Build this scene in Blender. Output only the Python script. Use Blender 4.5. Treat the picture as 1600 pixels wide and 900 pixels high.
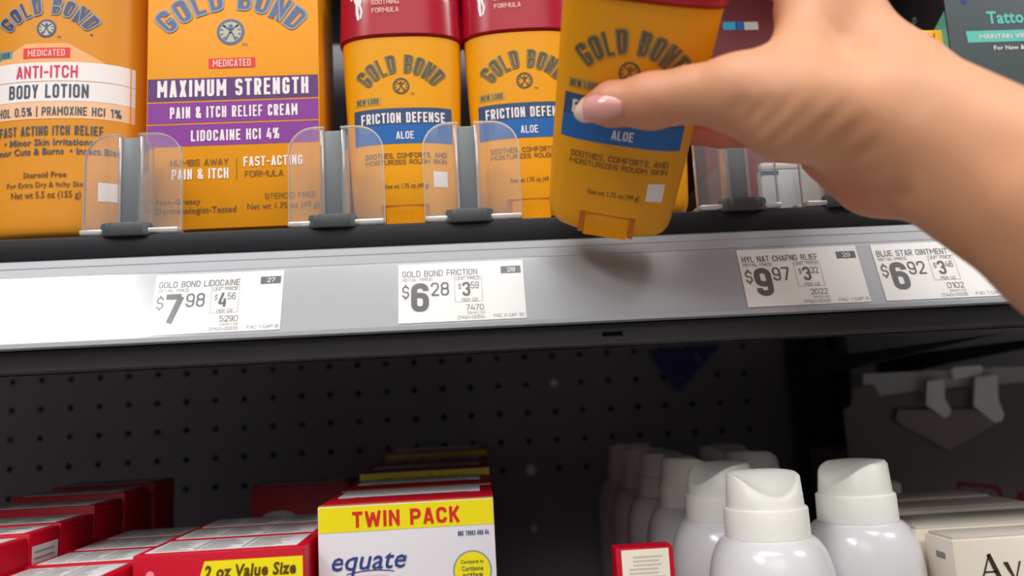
import bpy, bmesh, math, random
import numpy as np
from mathutils import Vector, Matrix, Euler
random.seed(4)
for o in list(bpy.data.objects): bpy.data.objects.remove(o)
SC = bpy.context.scene
COL = SC.collection
DEBUG = False

# ------------------------------------------------------------------ camera
F = 1250.0                       # focal length in pixels of a 1600 x 900 frame
PSI, PIT, ROLL = math.radians(2.8), math.radians(8.2), 0.052
EYE = np.array([0, 0, 1.30])
def cam_axes():
    cy, sy, cp, sp = math.cos(PSI), math.sin(PSI), math.cos(PIT), math.sin(PIT)
    f = np.array([sy*cp, cy*cp, sp]); r = np.array([cy, -sy, 0.0]); u = np.cross(r, f)
    c, s = math.cos(ROLL), math.sin(ROLL)
    return r*c - u*s, u*c + r*s, f
CR, CU, CF = cam_axes()
def ray(px, py): return (px-800)/F*CR - (py-450)/F*CU + CF
def P(px, py, Y):                # the point at depth Y seen at a pixel of the photograph
    d = ray(px, py); return EYE + d*(Y/d[1])
def PX(Y): return Y/F/0.99       # metres per pixel at depth Y (near the middle)
cd = bpy.data.cameras.new('camera'); cam = bpy.data.objects.new('camera', cd); COL.objects.link(cam)
cam.matrix_world = Matrix(((CR[0], CU[0], -CF[0], EYE[0]), (CR[1], CU[1], -CF[1], EYE[1]), (CR[2], CU[2], -CF[2], EYE[2]), (0, 0, 0, 1)))
cd.sensor_width = 36; cd.lens = F/1600*36; cd.clip_start = 0.01
cd.dof.use_dof = True; cd.dof.focus_distance = 0.375; cd.dof.aperture_fstop = 5.2
SC.camera = cam

# ------------------------------------------------------------------ light
SC.view_settings.view_transform = 'Standard'; SC.view_settings.look = 'None'
SC.view_settings.exposure = 0.0; SC.view_settings.gamma = 1.0; SC.view_settings.use_curve_mapping = False
w = bpy.data.worlds.new('store'); SC.world = w; w.use_nodes = True
# the store around: bright ceiling, dimmer shelves across the aisle, grey floor
_nt = w.node_tree; _tc = _nt.nodes.new('ShaderNodeTexCoord'); _sp = _nt.nodes.new('ShaderNodeSeparateXYZ'); _cr = _nt.nodes.new('ShaderNodeValToRGB')
_nt.links.new(_tc.outputs['Generated'], _sp.inputs[0]); _nt.links.new(_sp.outputs['Z'], _cr.inputs[0]); _nt.links.new(_cr.outputs[0], _nt.nodes['Background'].inputs[0])
_cr.color_ramp.elements[0].position = 0.08; _cr.color_ramp.elements[0].color = (.112, .108, .108, 1)
_cr.color_ramp.elements[1].position = 0.62; _cr.color_ramp.elements[1].color = (.50, .49, .475, 1)
_nt.nodes['Background'].inputs[1].default_value = 1.0
RAIL_TOP, RAIL_BOT = (0.3625, 1.3745), (0.349, 1.335)
ALPHA = math.atan2(RAIL_TOP[0]-RAIL_BOT[0], RAIL_TOP[1]-RAIL_BOT[1])
def area(name, loc, target, sx, sy, power, color=(1, .985, .965)):
    l = bpy.data.lights.new(name, 'AREA'); l.shape = 'ELLIPSE'; l.size = sx; l.size_y = sy; l.energy = power; l.color = color
    o = bpy.data.objects.new(name, l); COL.objects.link(o); o.location = loc
    o.rotation_euler = (Vector(target)-Vector(loc)).to_track_quat('-Z', 'Y').to_euler()
    return o
_p = P(70, 482, 0.353); _d = ray(70, 482); _d = _d/np.linalg.norm(_d)
_n = np.array([0, -math.cos(ALPHA), math.sin(ALPHA)]); _r = _d - 2*_d.dot(_n)*_n
GL = _p + _r*((3.3-_p[2])/_r[2])
area('ceiling_lamp', tuple(GL), (GL[0], GL[1], 0), 0.62, 1.2, 46)
area('ceiling_lamp', (0.0, -0.75, 3.3), (0.0, -0.75, 0), 2.2, 1.2, 50)
area('ceiling_lamp', (2.3, -0.9, 3.3), (2.3, -0.9, 0), 1.2, 0.6, 44)  # unseen extra lamp, added to brighten the right end of the rail
area('ceiling_lamp', (-0.2, -3.4, 3.3), (-0.2, -3.2, 0), 3.0, 2.6, 44)

# ------------------------------------------------------------------ materials
def lin(c):
    return tuple(((x/255)/12.92 if x/255 <= .04045 else ((x/255+.055)/1.055)**2.4) for x in c)
MATS = {}
def mat(name, rgb, rough=.45, spec=.5, noise=0.0, scale=60, metallic=0, coat=0, sss=0, bump=0):
    if name in MATS: return MATS[name]
    m = bpy.data.materials.new(name); m.use_nodes = True; nt = m.node_tree; b = nt.nodes['Principled BSDF']
    c = lin(rgb); b.inputs['Base Color'].default_value = (*c, 1); b.inputs['Roughness'].default_value = rough
    b.inputs['Specular IOR Level'].default_value = spec; b.inputs['Metallic'].default_value = metallic
    b.inputs['Coat Weight'].default_value = coat; b.inputs['Coat Roughness'].default_value = .08
    if noise or bump:
        tc = nt.nodes.new('ShaderNodeTexCoord'); n = nt.nodes.new('ShaderNodeTexNoise'); n.inputs['Scale'].default_value = scale; n.inputs['Detail'].default_value = 4
        nt.links.new(tc.outputs['Object'], n.inputs['Vector'])
        if noise:
            r = nt.nodes.new('ShaderNodeMix'); r.data_type = 'RGBA'
            r.inputs['A'].default_value = (*[x*(1-noise) for x in c], 1); r.inputs['B'].default_value = (*[min(1, x*(1+noise)) for x in c], 1)
            nt.links.new(n.outputs['Fac'], r.inputs['Factor']); nt.links.new(r.outputs['Result'], b.inputs['Base Color'])
        if bump:
            bp = nt.nodes.new('ShaderNodeBump'); bp.inputs['Strength'].default_value = bump; bp.inputs['Distance'].default_value = .0006
            nt.links.new(n.outputs['Fac'], bp.inputs['Height']); nt.links.new(bp.outputs['Normal'], b.inputs['Normal'])
    MATS[name] = m; return m
def clear(name, tint=(1, 1, 1), veil=.12, gloss=.10, rough=.08, veilcol=(.75, .75, .76)):
    if name in MATS: return MATS[name]
    m = bpy.data.materials.new(name); m.use_nodes = True; nt = m.node_tree; nt.nodes.clear()
    out = nt.nodes.new('ShaderNodeOutputMaterial'); t = nt.nodes.new('ShaderNodeBsdfTransparent'); t.inputs[0].default_value = (*tint, 1)
    d = nt.nodes.new('ShaderNodeBsdfDiffuse'); d.inputs[0].default_value = (*veilcol, 1)
    g = nt.nodes.new('ShaderNodeBsdfGlossy'); g.inputs['Roughness'].default_value = rough
    lw = nt.nodes.new('ShaderNodeLayerWeight'); lw.inputs[0].default_value = .5
    pw = nt.nodes.new('ShaderNodeMath'); pw.operation = 'POWER'; pw.inputs[1].default_value = 4.0
    m1 = nt.nodes.new('ShaderNodeMixShader'); m1.inputs[0].default_value = veil
    mul = nt.nodes.new('ShaderNodeMath'); mul.operation = 'MULTIPLY_ADD'; mul.inputs[1].default_value = .7; mul.inputs[2].default_value = gloss; mul.use_clamp = True
    m2 = nt.nodes.new('ShaderNodeMixShader')
    nt.links.new(t.outputs[0], m1.inputs[1]); nt.links.new(d.outputs[0], m1.inputs[2])
    nt.links.new(lw.outputs['Facing'], pw.inputs[0]); nt.links.new(pw.outputs[0], mul.inputs[0]); nt.links.new(mul.outputs[0], m2.inputs[0])
    nt.links.new(m1.outputs[0], m2.inputs[1]); nt.links.new(g.outputs[0], m2.inputs[2]); nt.links.new(m2.outputs[0], out.inputs[0])
    MATS[name] = m; return m

mat('black_metal', (52, 52, 55), .5, .4, .12, 40, bump=.05)
mat('pegboard_black', (140, 137, 146), .7, .35, .12, 14)
mat('hole_black', (8, 8, 9), .9, .1)
mat('bar_black', (32, 32, 36), .5, .25, .08, 60)
mat('rail_grey', (160, 162, 167), .42, .5, .03, 90)
mat('rail_edge', (163, 165, 170), .45, .5)
mat('lip_dark', (58, 55, 58), .5, .35, .06, 50)
mat('paper', (240, 238, 236), .6, .3, .02, 200)
mat('ink', (92, 90, 92), .6, .2); mat('ink_light', (140, 138, 140), .6, .2)
mat('pillar_grey', (102, 108, 111), .4, .5, .05, 80); mat('knob_dark', (70, 72, 74), .5, .4, .08, 200)
clear('acrylic', (.985, .985, .985), .085, .035, .05); clear('acrylic_edge', (.96, .96, .96), .22, .25, .15, (.9, .9, .9))
clear('foot_clear', (.95, .95, .95), .42, .22, .12, (.92, .92, .92)); clear('cover_film', (1, 1, 1), .0, .04, .17); clear('tray_clear', (.9, .9, .9), .35, .15, .15)
OR = dict(noise=.03, scale=25)
mat('orange_plastic', (218, 142, 36), .42, .3, **OR)
mat('orange_carton', (230, 149, 6), .5, .28, noise=.02, scale=40)
mat('orange_stick', (233, 157, 6), .38, .3, noise=.02, scale=25)
mat('orange_dial', (240, 166, 20), .4, .5); mat('orange_dark', (190, 105, 25), .6, .3)
mat('crimson_cap', (168, 4, 38), .22, .4, noise=.03, scale=30)
mat('maroon_carton', (110, 28, 34), .5, .4)
mat('logo_olive', (86, 84, 66), .4, .5); mat('logo_navy', (48, 66, 112), .3, .6); mat('logo_blue', (70, 96, 140), .3, .6)
mat('logo_mid', (128, 112, 70), .4, .5); mat('logo_pale', (190, 180, 150), .4, .5); mat('pill_red', (226, 52, 54), .5, .4); mat('print_white', (238, 228, 226), .5, .4)
mat('print_pale', (236, 196, 178), .5, .4); mat('peach', (238, 172, 110), .5, .4); mat('salmon', (240, 190, 150), .5, .4)
mat('print_crimson', (214, 46, 84), .5, .4); mat('print_slate', (74, 84, 96), .5, .4); mat('print_brown', (110, 82, 42), .5, .4)
mat('plum', (92, 52, 112), .5, .4); mat('purple', (132, 52, 146), .5, .4); mat('navy_band', (52, 78, 116), .4, .4); mat('blue_band', (28, 98, 172), .4, .4)
mat('tag_olive', (190, 150, 66), .5, .4); mat('teal', (98, 190, 176), .5, .4); mat('teal_dull', (120, 150, 140), .5, .4)
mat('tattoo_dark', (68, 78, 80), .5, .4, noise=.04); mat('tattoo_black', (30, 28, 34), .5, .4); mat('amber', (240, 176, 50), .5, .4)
mat('blue_ink', (50, 60, 130), .4, .4); mat('cyan', (40, 170, 210), .35, .5)
mat('red_carton', (186, 6, 36), .4, .35, noise=.04, scale=40); mat('carton_white', (216, 212, 217), .45, .4, noise=.02, scale=60)
mat('pack_grey', (158, 162, 162), .35, .5, noise=.15, scale=90); mat('carton_grey', (205, 203, 203), .5, .4); mat('yellow', (240, 222, 20), .4, .4); mat('red_ink', (216, 40, 30), .5, .4); mat('brown_ink', (92, 62, 10), .5, .4)
mat('navy_print', (52, 66, 130), .4, .4); mat('pink_print', (238, 190, 205), .5, .4); mat('silver', (150, 150, 155), .35, .5); mat('rose_dot', (236, 140, 160), .5, .4)
mat('can_white', (230, 229, 232), .22, .5, noise=.01, coat=.3); mat('cap_white', (250, 250, 243), .38, .5, noise=.01)
mat('facts_ink', (208, 198, 184), .6, .3); mat('cream', (232, 222, 206), .5, .4, noise=.03, scale=50); mat('cream_dark', (198, 190, 178), .6, .3); mat('serif_ink', (60, 50, 40), .5, .4)
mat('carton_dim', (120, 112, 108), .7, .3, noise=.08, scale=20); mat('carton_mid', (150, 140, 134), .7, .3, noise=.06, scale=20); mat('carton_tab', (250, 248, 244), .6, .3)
mat('maroon_ink', (120, 30, 45), .5, .3); mat('tray_grey', (190, 190, 188), .3, .5); mat('glint_white', (250, 250, 250), .2, .6)
mat('pennant_navy', (44, 52, 120), .4, .4); mat('hole_light_white', (240, 238, 235), .4, .4); mat('floor_grey', (150, 148, 145), .4, .4, noise=.1, scale=5)

# ------------------------------------------------------------------ mesh tools
def tag(o, label=None, cat=None, group=None, kind=None):
    for k, v in (('label', label), ('category', cat), ('group', group), ('kind', kind)):
        if v: o[k] = v
    return o
def empty(name, loc=(0, 0, 0), rot=(0, 0, 0)):
    o = bpy.data.objects.new(name, None); o.empty_display_size = .01; COL.objects.link(o); o.location = loc; o.rotation_euler = rot; return o
class MB:
    def __init__(s): s.v = []; s.f = []; s.m = []; s.mats = []
    def mi(s, name):
        if name not in s.mats: s.mats.append(name)
        return s.mats.index(name)
    def add(s, verts, faces, m, fn=None):
        b = len(s.v); i = s.mi(m)
        s.v += [tuple(fn(*p)) if fn else tuple(p) for p in verts]
        for f in faces: s.f.append(tuple(b+k for k in f)); s.m.append(i)
    def bm(s, bm, m, fn=None):
        bm.verts.index_update(); s.add([v.co[:] for v in bm.verts], [[v.index for v in f.verts] for f in bm.faces], m, fn); bm.free()
    def box(s, lo, hi, m, bev=0.0, seg=2, fn=None, facemats=None):
        bm = bmesh.new(); bmesh.ops.create_cube(bm, size=1)
        for v in bm.verts: v.co = Vector([lo[k]+(v.co[k]+.5)*(hi[k]-lo[k]) for k in range(3)])
        if facemats:                       # {'-y': material} colours whole sides
            bm.faces.ensure_lookup_table()
        if bev: bmesh.ops.bevel(bm, geom=bm.edges[:], offset=bev, segments=seg, affect='EDGES', profile=.5, clamp_overlap=True)
        if not facemats: return s.bm(bm, m, fn)
        bm.normal_update(); bm.verts.index_update(); b = len(s.v)
        s.v += [tuple(fn(*v.co)) if fn else tuple(v.co) for v in bm.verts]
        for f in bm.faces:
            k = max(range(3), key=lambda q: abs(f.normal[q])); key = ('-' if f.normal[k] < 0 else '+')+'xyz'[k]
            s.f.append(tuple(b+v.index for v in f.verts)); s.m.append(s.mi(facemats.get(key, m)))
        bm.free()
    def loft(s, rings, m, cap0=True, cap1=True):
        n = len(rings[0]); V = [p for r in rings for p in r]; Fs = []
        for i in range(len(rings)-1):
            for j in range(n): Fs.append((i*n+j, i*n+(j+1) % n, (i+1)*n+(j+1) % n, (i+1)*n+j))
        if cap0: Fs.append(tuple(range(n))[::-1])
        if cap1: Fs.append(tuple((len(rings)-1)*n+j for j in range(n)))
        s.add(V, Fs, m)
    def prism(s, pts, y0, y1, m, fn=None):  # outline in x,z extruded along y
        n = len(pts); V = [(x, y0, z) for x, z in pts]+[(x, y1, z) for x, z in pts]
        Fs = [tuple(range(n)), tuple(range(n, 2*n))[::-1]]+[(i, n+i, n+(i+1) % n, (i+1) % n) for i in range(n)]
        bm = bmesh.new(); vs = [bm.verts.new(p) for p in V]
        for f in Fs: bm.faces.new([vs[k] for k in f])
        bmesh.ops.recalc_face_normals(bm, faces=bm.faces[:]); bmesh.ops.triangulate(bm, faces=[f for f in bm.faces if len(f.verts) > 4])
        s.bm(bm, m, fn)
    # ---- printing: plane coordinates u (right), v (up) and a function fn(u, v, lift) -> point
    def band(s, u0, v0, u1, v1, m, fn, lift=.00012, nu=1, nv=1, skew=0.0):
        V = []; Fs = []
        for j in range(nv+1):
            for i in range(nu+1):
                t = j/nv; V.append(fn(u0+(u1-u0)*i/nu + (skew*t if i == 0 else 0), v0+(v1-v0)*t, lift))
        for j in range(nv):
            for i in range(nu): a = j*(nu+1)+i; Fs.append((a, a+1, a+nu+2, a+nu+1))
        s.add(V, Fs, m)
    def disc(s, u, v, r, m, fn, lift=.00012, n=28, r0=0.0, ry=None):
        ry = ry or r
        if r0 == 0: s.add([fn(u+r*math.cos(2*math.pi*k/n), v+ry*math.sin(2*math.pi*k/n), lift) for k in range(n)], [tuple(range(n))], m)
        else:
            V = [fn(u+q*math.cos(2*math.pi*k/n), v+q*math.sin(2*math.pi*k/n), lift) for q in (r0, r) for k in range(n)]
            s.add(V, [(k, (k+1) % n, n+(k+1) % n, n+k) for k in range(n)], m)
    def poly(s, pts, m, fn, lift=.00012):
        s.add([fn(u, v, lift) for u, v in pts], [tuple(range(len(pts)))], m)
    def text(s, t, uc, vc, w, h, m, fn, lift=.0002, bold=.02, shear=0.0, warp=None, aspect=None, rot=0.0):
        if set(t) <= STROKE_OK and not shear: V, T = stroke_text(t, aspect or w/h, .105+bold*1.9)
        else: V, T = glyphs(t, bold, shear)
        V2 = []
        cr, sr = math.cos(rot), math.sin(rot)
        for x, y, lz in V:
            if warp: a, b = warp(x, y)
            else:
                a, b = (x-.5)*w, (y-.5)*h
                a, b = a*cr-b*sr, a*sr+b*cr
            V2.append(fn(uc+a, vc+b, lift+lz))
        s.add(V2, T, m)
    def build(s, name, parent=None, smooth=None, loc=None):
        me = bpy.data.meshes.new(name); me.from_pydata(s.v, [], s.f)
        for n in s.mats: me.materials.append(MATS[n])
        me.polygons.foreach_set('material_index', s.m)
        if smooth is not None:
            me.polygons.foreach_set('use_smooth', [True]*len(me.polygons)); me.set_sharp_from_angle(angle=math.radians(smooth))
        me.update(); me.validate()
        o = bpy.data.objects.new(name, me); COL.objects.link(o)
        if parent: o.parent = parent
        if loc is not None: o.location = loc
        return o
GLYPHS = {}
def glyphs(t, bold, shear):
    k = (t, bold, shear)
    if k in GLYPHS: return GLYPHS[k]
    cu = bpy.data.curves.new('t', 'FONT'); cu.body = t; cu.size = 1; cu.offset = bold; cu.resolution_u = 2; cu.shear = shear; cu.fill_mode = 'FRONT'; cu.space_character = 1.0+bold*2
    o = bpy.data.objects.new('t', cu); COL.objects.link(o)
    dg = bpy.context.evaluated_depsgraph_get(); me = bpy.data.meshes.new_from_object(o.evaluated_get(dg))
    V = np.array([v.co[:2] for v in me.vertices]); T = [tuple(p.vertices) for p in me.polygons]
    bpy.data.objects.remove(o); bpy.data.curves.remove(cu); bpy.data.meshes.remove(me)
    lo, hi = V.min(0), V.max(0); V = (V-lo)/np.maximum(hi-lo, 1e-6)
    GLYPHS[k] = ([(x, y, 0.0) for x, y in V.tolist()], T); return GLYPHS[k]
# condensed gothic capitals and figures drawn as strokes; k stretches the letters, t is the stroke
SW = {'I': 0, 'l': 0, '1': .62, 'M': 1.35, 'W': 1.5, '.': 0, ',': 0, '|': 0, ' ': .55, '-': .7, 'J': .9, 'T': .95, 'L': .9, 'E': .9, 'F': .88, "'": 0, '(': .5, ')': .5, '%': 1.3, '&': 1.1}
def stroke_glyph(c, w, t):
    h = t/2; L, R, B, T, M = h, w-h, h, 1-h, .5; r = min((w-t)*.5, .26); C = w/2
    S = lambda y0, y1: [(R, y1-.27*(y1-y0)), (R, y1-h, r), (L, y1-h, r), (L, (y0+y1)/2+.02, r*.8), (R, (y0+y1)/2-.02, r*.8), (R, y0+h, r), (L, y0+h, r), (L, y0+.27*(y1-y0))]
    G = {
     'A': [[(h*.9, 0), (C-h*.15, 1)], [(C+h*.15, 1), (w-h*.9, 0)], [.8, (L+.10*w, .26), (R-.10*w, .26)]],
     'B': [[(L, B), (R, B, r), (R, M+.01, r*.8), (L, M+.01), 'z'], [(L, M+.01), (R-.02, M+.01, r*.8), (R-.02, T, r), (L, T), 'z']],
     'C': [[(R, .66), (R, T, r), (L, T, r), (L, B, r), (R, B, r), (R, .34)]],
     'D': [[(L, B), (R, B, r), (R, T, r), (L, T), 'z']],
     'E': [[(w, T), (L, T), (L, B), (w, B)], [(L, M), (w*.92, M)]], 'F': [[(w, T), (L, T), (L, 0)], [(L, M-.02), (w*.9, M-.02)]],
     'G': [[(R, .68), (R, T, r), (L, T, r), (L, B, r), (R, B, r), (R, .46), (w*.5, .46)]],
     'H': [[(L, 0), (L, 1)], [(R, 0), (R, 1)], [(L, M), (R, M)]], 'I': [[(h, 0), (h, 1)]], 'l': [[(h, 0), (h, 1)]],
     'J': [[(R, 1), (R, B, r), (L, B, r), (L, .30)]], 'K': [[(L, 0), (L, 1)], [(R, 1), (L+h, .42)], [(L+w*.22, .55), (R, 0)]],
     'L': [[(L, 1), (L, B), (w, B)]], 'M': [[(L, 0), (L, 1)], [(R, 0), (R, 1)], [.75, (L, .97), (C, .33)], [.75, (C, .33), (R, .97)]],
     'N': [[(L, 0), (L, 1)], [(R, 0), (R, 1)], [.8, (L, .97), (R, .03)]], 'O': [[(L, B, r), (R, B, r), (R, T, r), (L, T, r), 'z']],
     'P': [[(L, 0), (L, T), (R, T, r), (R, .44, r), (L+h, .44)]], 'Q': [[(L, B, r), (R, B, r), (R, T, r), (L, T, r), 'z'], [(C, .25), (R+h, -.04)]],
     'R': [[(L, 0), (L, T), (R, T, r), (R, .47, r), (L+h, .47)], [(C, .47), (R, 0)]], 'S': [S(0, 1)],
     'T': [[(0, T), (w, T)], [(C, 0), (C, T)]], 'U': [[(L, 1), (L, B, r), (R, B, r), (R, 1)]],
     'V': [[(h*.9, 1), (C-h*.15, 0)], [(C+h*.15, 0), (w-h*.9, 1)]], 'W': [[(h*.9, 1), (w*.27, .02), (C, .9), (w*.73, .02), (w-h*.9, 1)]],
     'X': [[(L, 0), (R, 1)], [(L, 1), (R, 0)]], 'Y': [[(L, 1), (C, .42), (R, 1)], [(C, 0), (C, .45)]], 'Z': [[(L*.6, T), (R, T), (L, B), (w, B)]],
     '0': [[(L, B, r), (R, B, r), (R, T, r), (L, T, r), 'z']], '1': [[(L*.4, .80), (R, .98)], [(R, 0), (R, 1)]],
     '2': [[(L, .68), (L, T, r), (R, T, r), (R, .58, .12), (L, B), (w, B)]], '3': [[(L, .72), (L, T, r), (R, T, r), (R, .52, r*.7), (w*.42, .52)], [(w*.42, .52), (R, .52, r*.7), (R, B, r), (L, B, r), (L, .28)]],
     '4': [[(w*.55, 1), (L*.8, .26), (w, .26)], [(R-.06*w, 0), (R-.06*w, .58)]], '5': [[(R, T), (L, T), (L, .53), (R, .60, r), (R, B, r), (L, B, r), (L, .26)]],
     '6': [[(R, .72), (R, T, r), (L, T, r), (L, B, r), (R, B, r), (R, .57, r), (L+h, .57)]], '9': [[(L, .28), (L, B, r), (R, B, r), (R, T, r), (L, T, r), (L, .43, r), (R-h, .43)]],
     '7': [[(0, T), (R, T), (w*.32, 0)]], '8': [[(L, B, r), (R, B, r), (R, .53, r*.8), (L, .53, r*.8), 'z'], [(L+.01, .53, r*.8), (R-.01, .53, r*.8), (R-.01, T, r), (L+.01, T, r), 'z']],
     '$': [S(.08, .92), [(C, -.04), (C, .12)], [(C, .88), (C, 1.04)]], '-': [[(0, .46), (w, .46)]], '.': [[(h, 0), (h, t)]], ',': [[(h, -.12), (h*1.3, t)]], '|': [[(h, -.1), (h, 1.1)]],
     "'": [[(h, .7), (h, 1)]], '(': [[(R, 1.08), (L, .8, .2), (L, .2, .2), (R, -.08)]], ')': [[(L, 1.08), (R, .8, .2), (R, .2, .2), (L, -.08)]],
     '%': [[(h, .58, .1), (w*.36, .58, .1), (w*.36, T, .1), (h, T, .1), 'z'], [(w*.64, B, .1), (w-h, B, .1), (w-h, .42, .1), (w*.64, .42, .1), 'z'], [(w*.25, 0), (w*.75, 1)]],
     '&': [[(w, 0), (w*.2, .70)], [(w*.2, .58, .12), (w*.68, .58, .12), (w*.68, T, .14), (w*.2, T, .14), 'z'], [(w*.34, .52), (L, .36, .12), (L, B, r), (w*.72, B, r), (w*.95, .42)]], ' ': [],
    }
    return G[c]
def split_sharp(paths):              # a pointed corner becomes two strokes
    out = []
    for p in paths:
        tf = [p[0]] if not isinstance(p[0], tuple) else []; q = p[len(tf):]
        if q[-1] == 'z': out.append(p); continue
        cur = [q[0]]
        for i in range(1, len(q)):
            cur.append(q[i])
            if i < len(q)-1 and len(q[i]) == 2:
                a, b_ = Vector(q[i])-Vector(q[i-1][:2]), Vector(q[i+1][:2])-Vector(q[i])
                if a.normalized().dot(b_.normalized()) < -.25: out.append(tf+cur); cur = [q[i]]
        out.append(tf+cur)
    return out
STROKE_OK = set("ABCDEFGHIJKLMNOPQRSTUVWXYZ0123456789$-.,|'()%& l")
def stroke_text(txt, aspect, t):
    key = ('stroke', txt, round(aspect, 3), round(t, 3))
    if key in GLYPHS: return GLYPHS[key]
    gap = .55*t+.045; fixed = sum(t for c in txt if SW.get(c, 1) == 0)+gap*(len(txt)-1); var = sum(SW.get(c, 1) for c in txt)
    k = max(.16, (aspect-fixed)/max(var, .01)) if var else .3
    x = 0; V = []; Fq = []; layer = 0
    for c in txt:
        w = k*SW.get(c, 1) if SW.get(c, 1) else t
        tt = min(t, w*.42) if SW.get(c, 1) else t
        for path in split_sharp(stroke_glyph(c, w, tt) if c != ' ' else []):
            tf = 1.0
            if not isinstance(path[0], tuple): tf = path[0]; path = path[1:]
            closed = path[-1] == 'z'; pts = [p for p in path if p != 'z']; out = []; n = len(pts)
            for i, p in enumerate(pts):
                rr = p[2] if len(p) > 2 else 0
                if rr <= 0 or (not closed and i in (0, n-1)): out.append((p[0], p[1])); continue
                a, b_ = Vector(pts[i-1][:2]), Vector(pts[(i+1) % n][:2]); q = Vector(p[:2]); da, db = a-q, b_-q; la, lb = da.length, db.length
                d = min(rr, la*.5 if (len(pts[i-1]) > 2) else la, lb*.5 if len(pts[(i+1) % n]) > 2 else lb); p0, p1 = q+da*(d/la), q+db*(d/lb)
                for j in range(6): u = j/5; out.append(tuple(p0*(1-u)**2+q*2*u*(1-u)+p1*u*u))
            cl = [out[0]]
            for p in out[1:]:
                if (p[0]-cl[-1][0])**2+(p[1]-cl[-1][1])**2 > 1e-7: cl.append(p)
            if closed and (cl[0][0]-cl[-1][0])**2+(cl[0][1]-cl[-1][1])**2 < 1e-7: cl.pop()
            n = len(cl); b0 = len(V); layer += 1; lz = (layer % 5)*.000012
            for i, p in enumerate(cl):
                q = Vector(p); a = Vector(cl[i-1]) if (i or closed) else None; e = Vector(cl[(i+1) % n]) if (i < n-1 or closed) else None
                d1 = (q-a).normalized() if a is not None else (e-q).normalized(); d2 = (e-q).normalized() if e is not None else d1
                m = Vector((-d1.y-d2.y, d1.x+d2.x)); m = m.normalized() if m.length > 1e-4 else Vector((-d1.y, d1.x)); co = max(.45, m.dot(Vector((-d1.y, d1.x))))
                o = m*(tt*tf/2/co); V += [(x+q.x+o.x, q.y+o.y, lz), (x+q.x-o.x, q.y-o.y, lz)]
            for i in range(n if closed else n-1): j = (i+1) % n; Fq.append((b0+2*i, b0+2*i+1, b0+2*j+1, b0+2*j))
        x += w+gap
    tot = x-gap; GLYPHS[key] = ([(a/tot, b_, z) for a, b_, z in V], Fq); return GLYPHS[key]
def arch(R, half, h):           # letters fanned over an arc about (0, 0); R is the baseline radius
    def f(x, y):
        a = (x-.5)*2*half; r = R+y*h
        return r*math.sin(a), r*math.cos(a)
    return f
def emblem(b, u, v, r, fn, m, pale=None, lift=.0002):
    if pale: b.disc(u, v, r*.9, pale, fn, lift-.00006)
    b.disc(u, v, r, m, fn, lift, r0=r*.80, n=36)
    for k in range(12):
        a = math.pi*2*(k+.5)/12
        if abs(math.cos(a)) < .3: continue
        p = [(u+q*r*math.cos(a+e), v+q*r*math.sin(a+e)) for q, e in ((.55, -.09), (.76, -.09), (.76, .09), (.55, .09))]
        b.poly(p, m, fn, lift)
    b.disc(u, v+r*.45, r*.15, m, fn, lift, n=14)
    b.poly([(u-.12*r, v+.26*r), (u+.12*r, v+.26*r), (u+.10*r, v-.12*r), (u-.10*r, v-.12*r)], m, fn, lift)
    for s in (-1, 1):
        for pts in ([(.05, .27), (.52, .56), (.58, .46), (.08, .08)], [(0, -.02), (.12, -.02), (.46, -.62), (.30, -.68)]):
            b.poly([(u+s*x*r, v+y*r) for x, y in pts], m, fn, lift)
def se_ring(a, b, n, z, N=64, cx=0, cy=0):
    R = []
    for k in range(N):
        t = 2*math.pi*k/N; c, s = math.cos(t), math.sin(t)
        R.append((cx+a*math.copysign(abs(c)**(2/n), c), cy+b*math.copysign(abs(s)**(2/n), s), z))
    return R
def duptree(root):
    r = root.copy(); COL.objects.link(r)
    for ch in list(root.children):
        c = ch.copy(); COL.objects.link(c); c.parent = r
        for g in ch.children:
            d = g.copy(); COL.objects.link(d); d.parent = c
    return r

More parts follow.
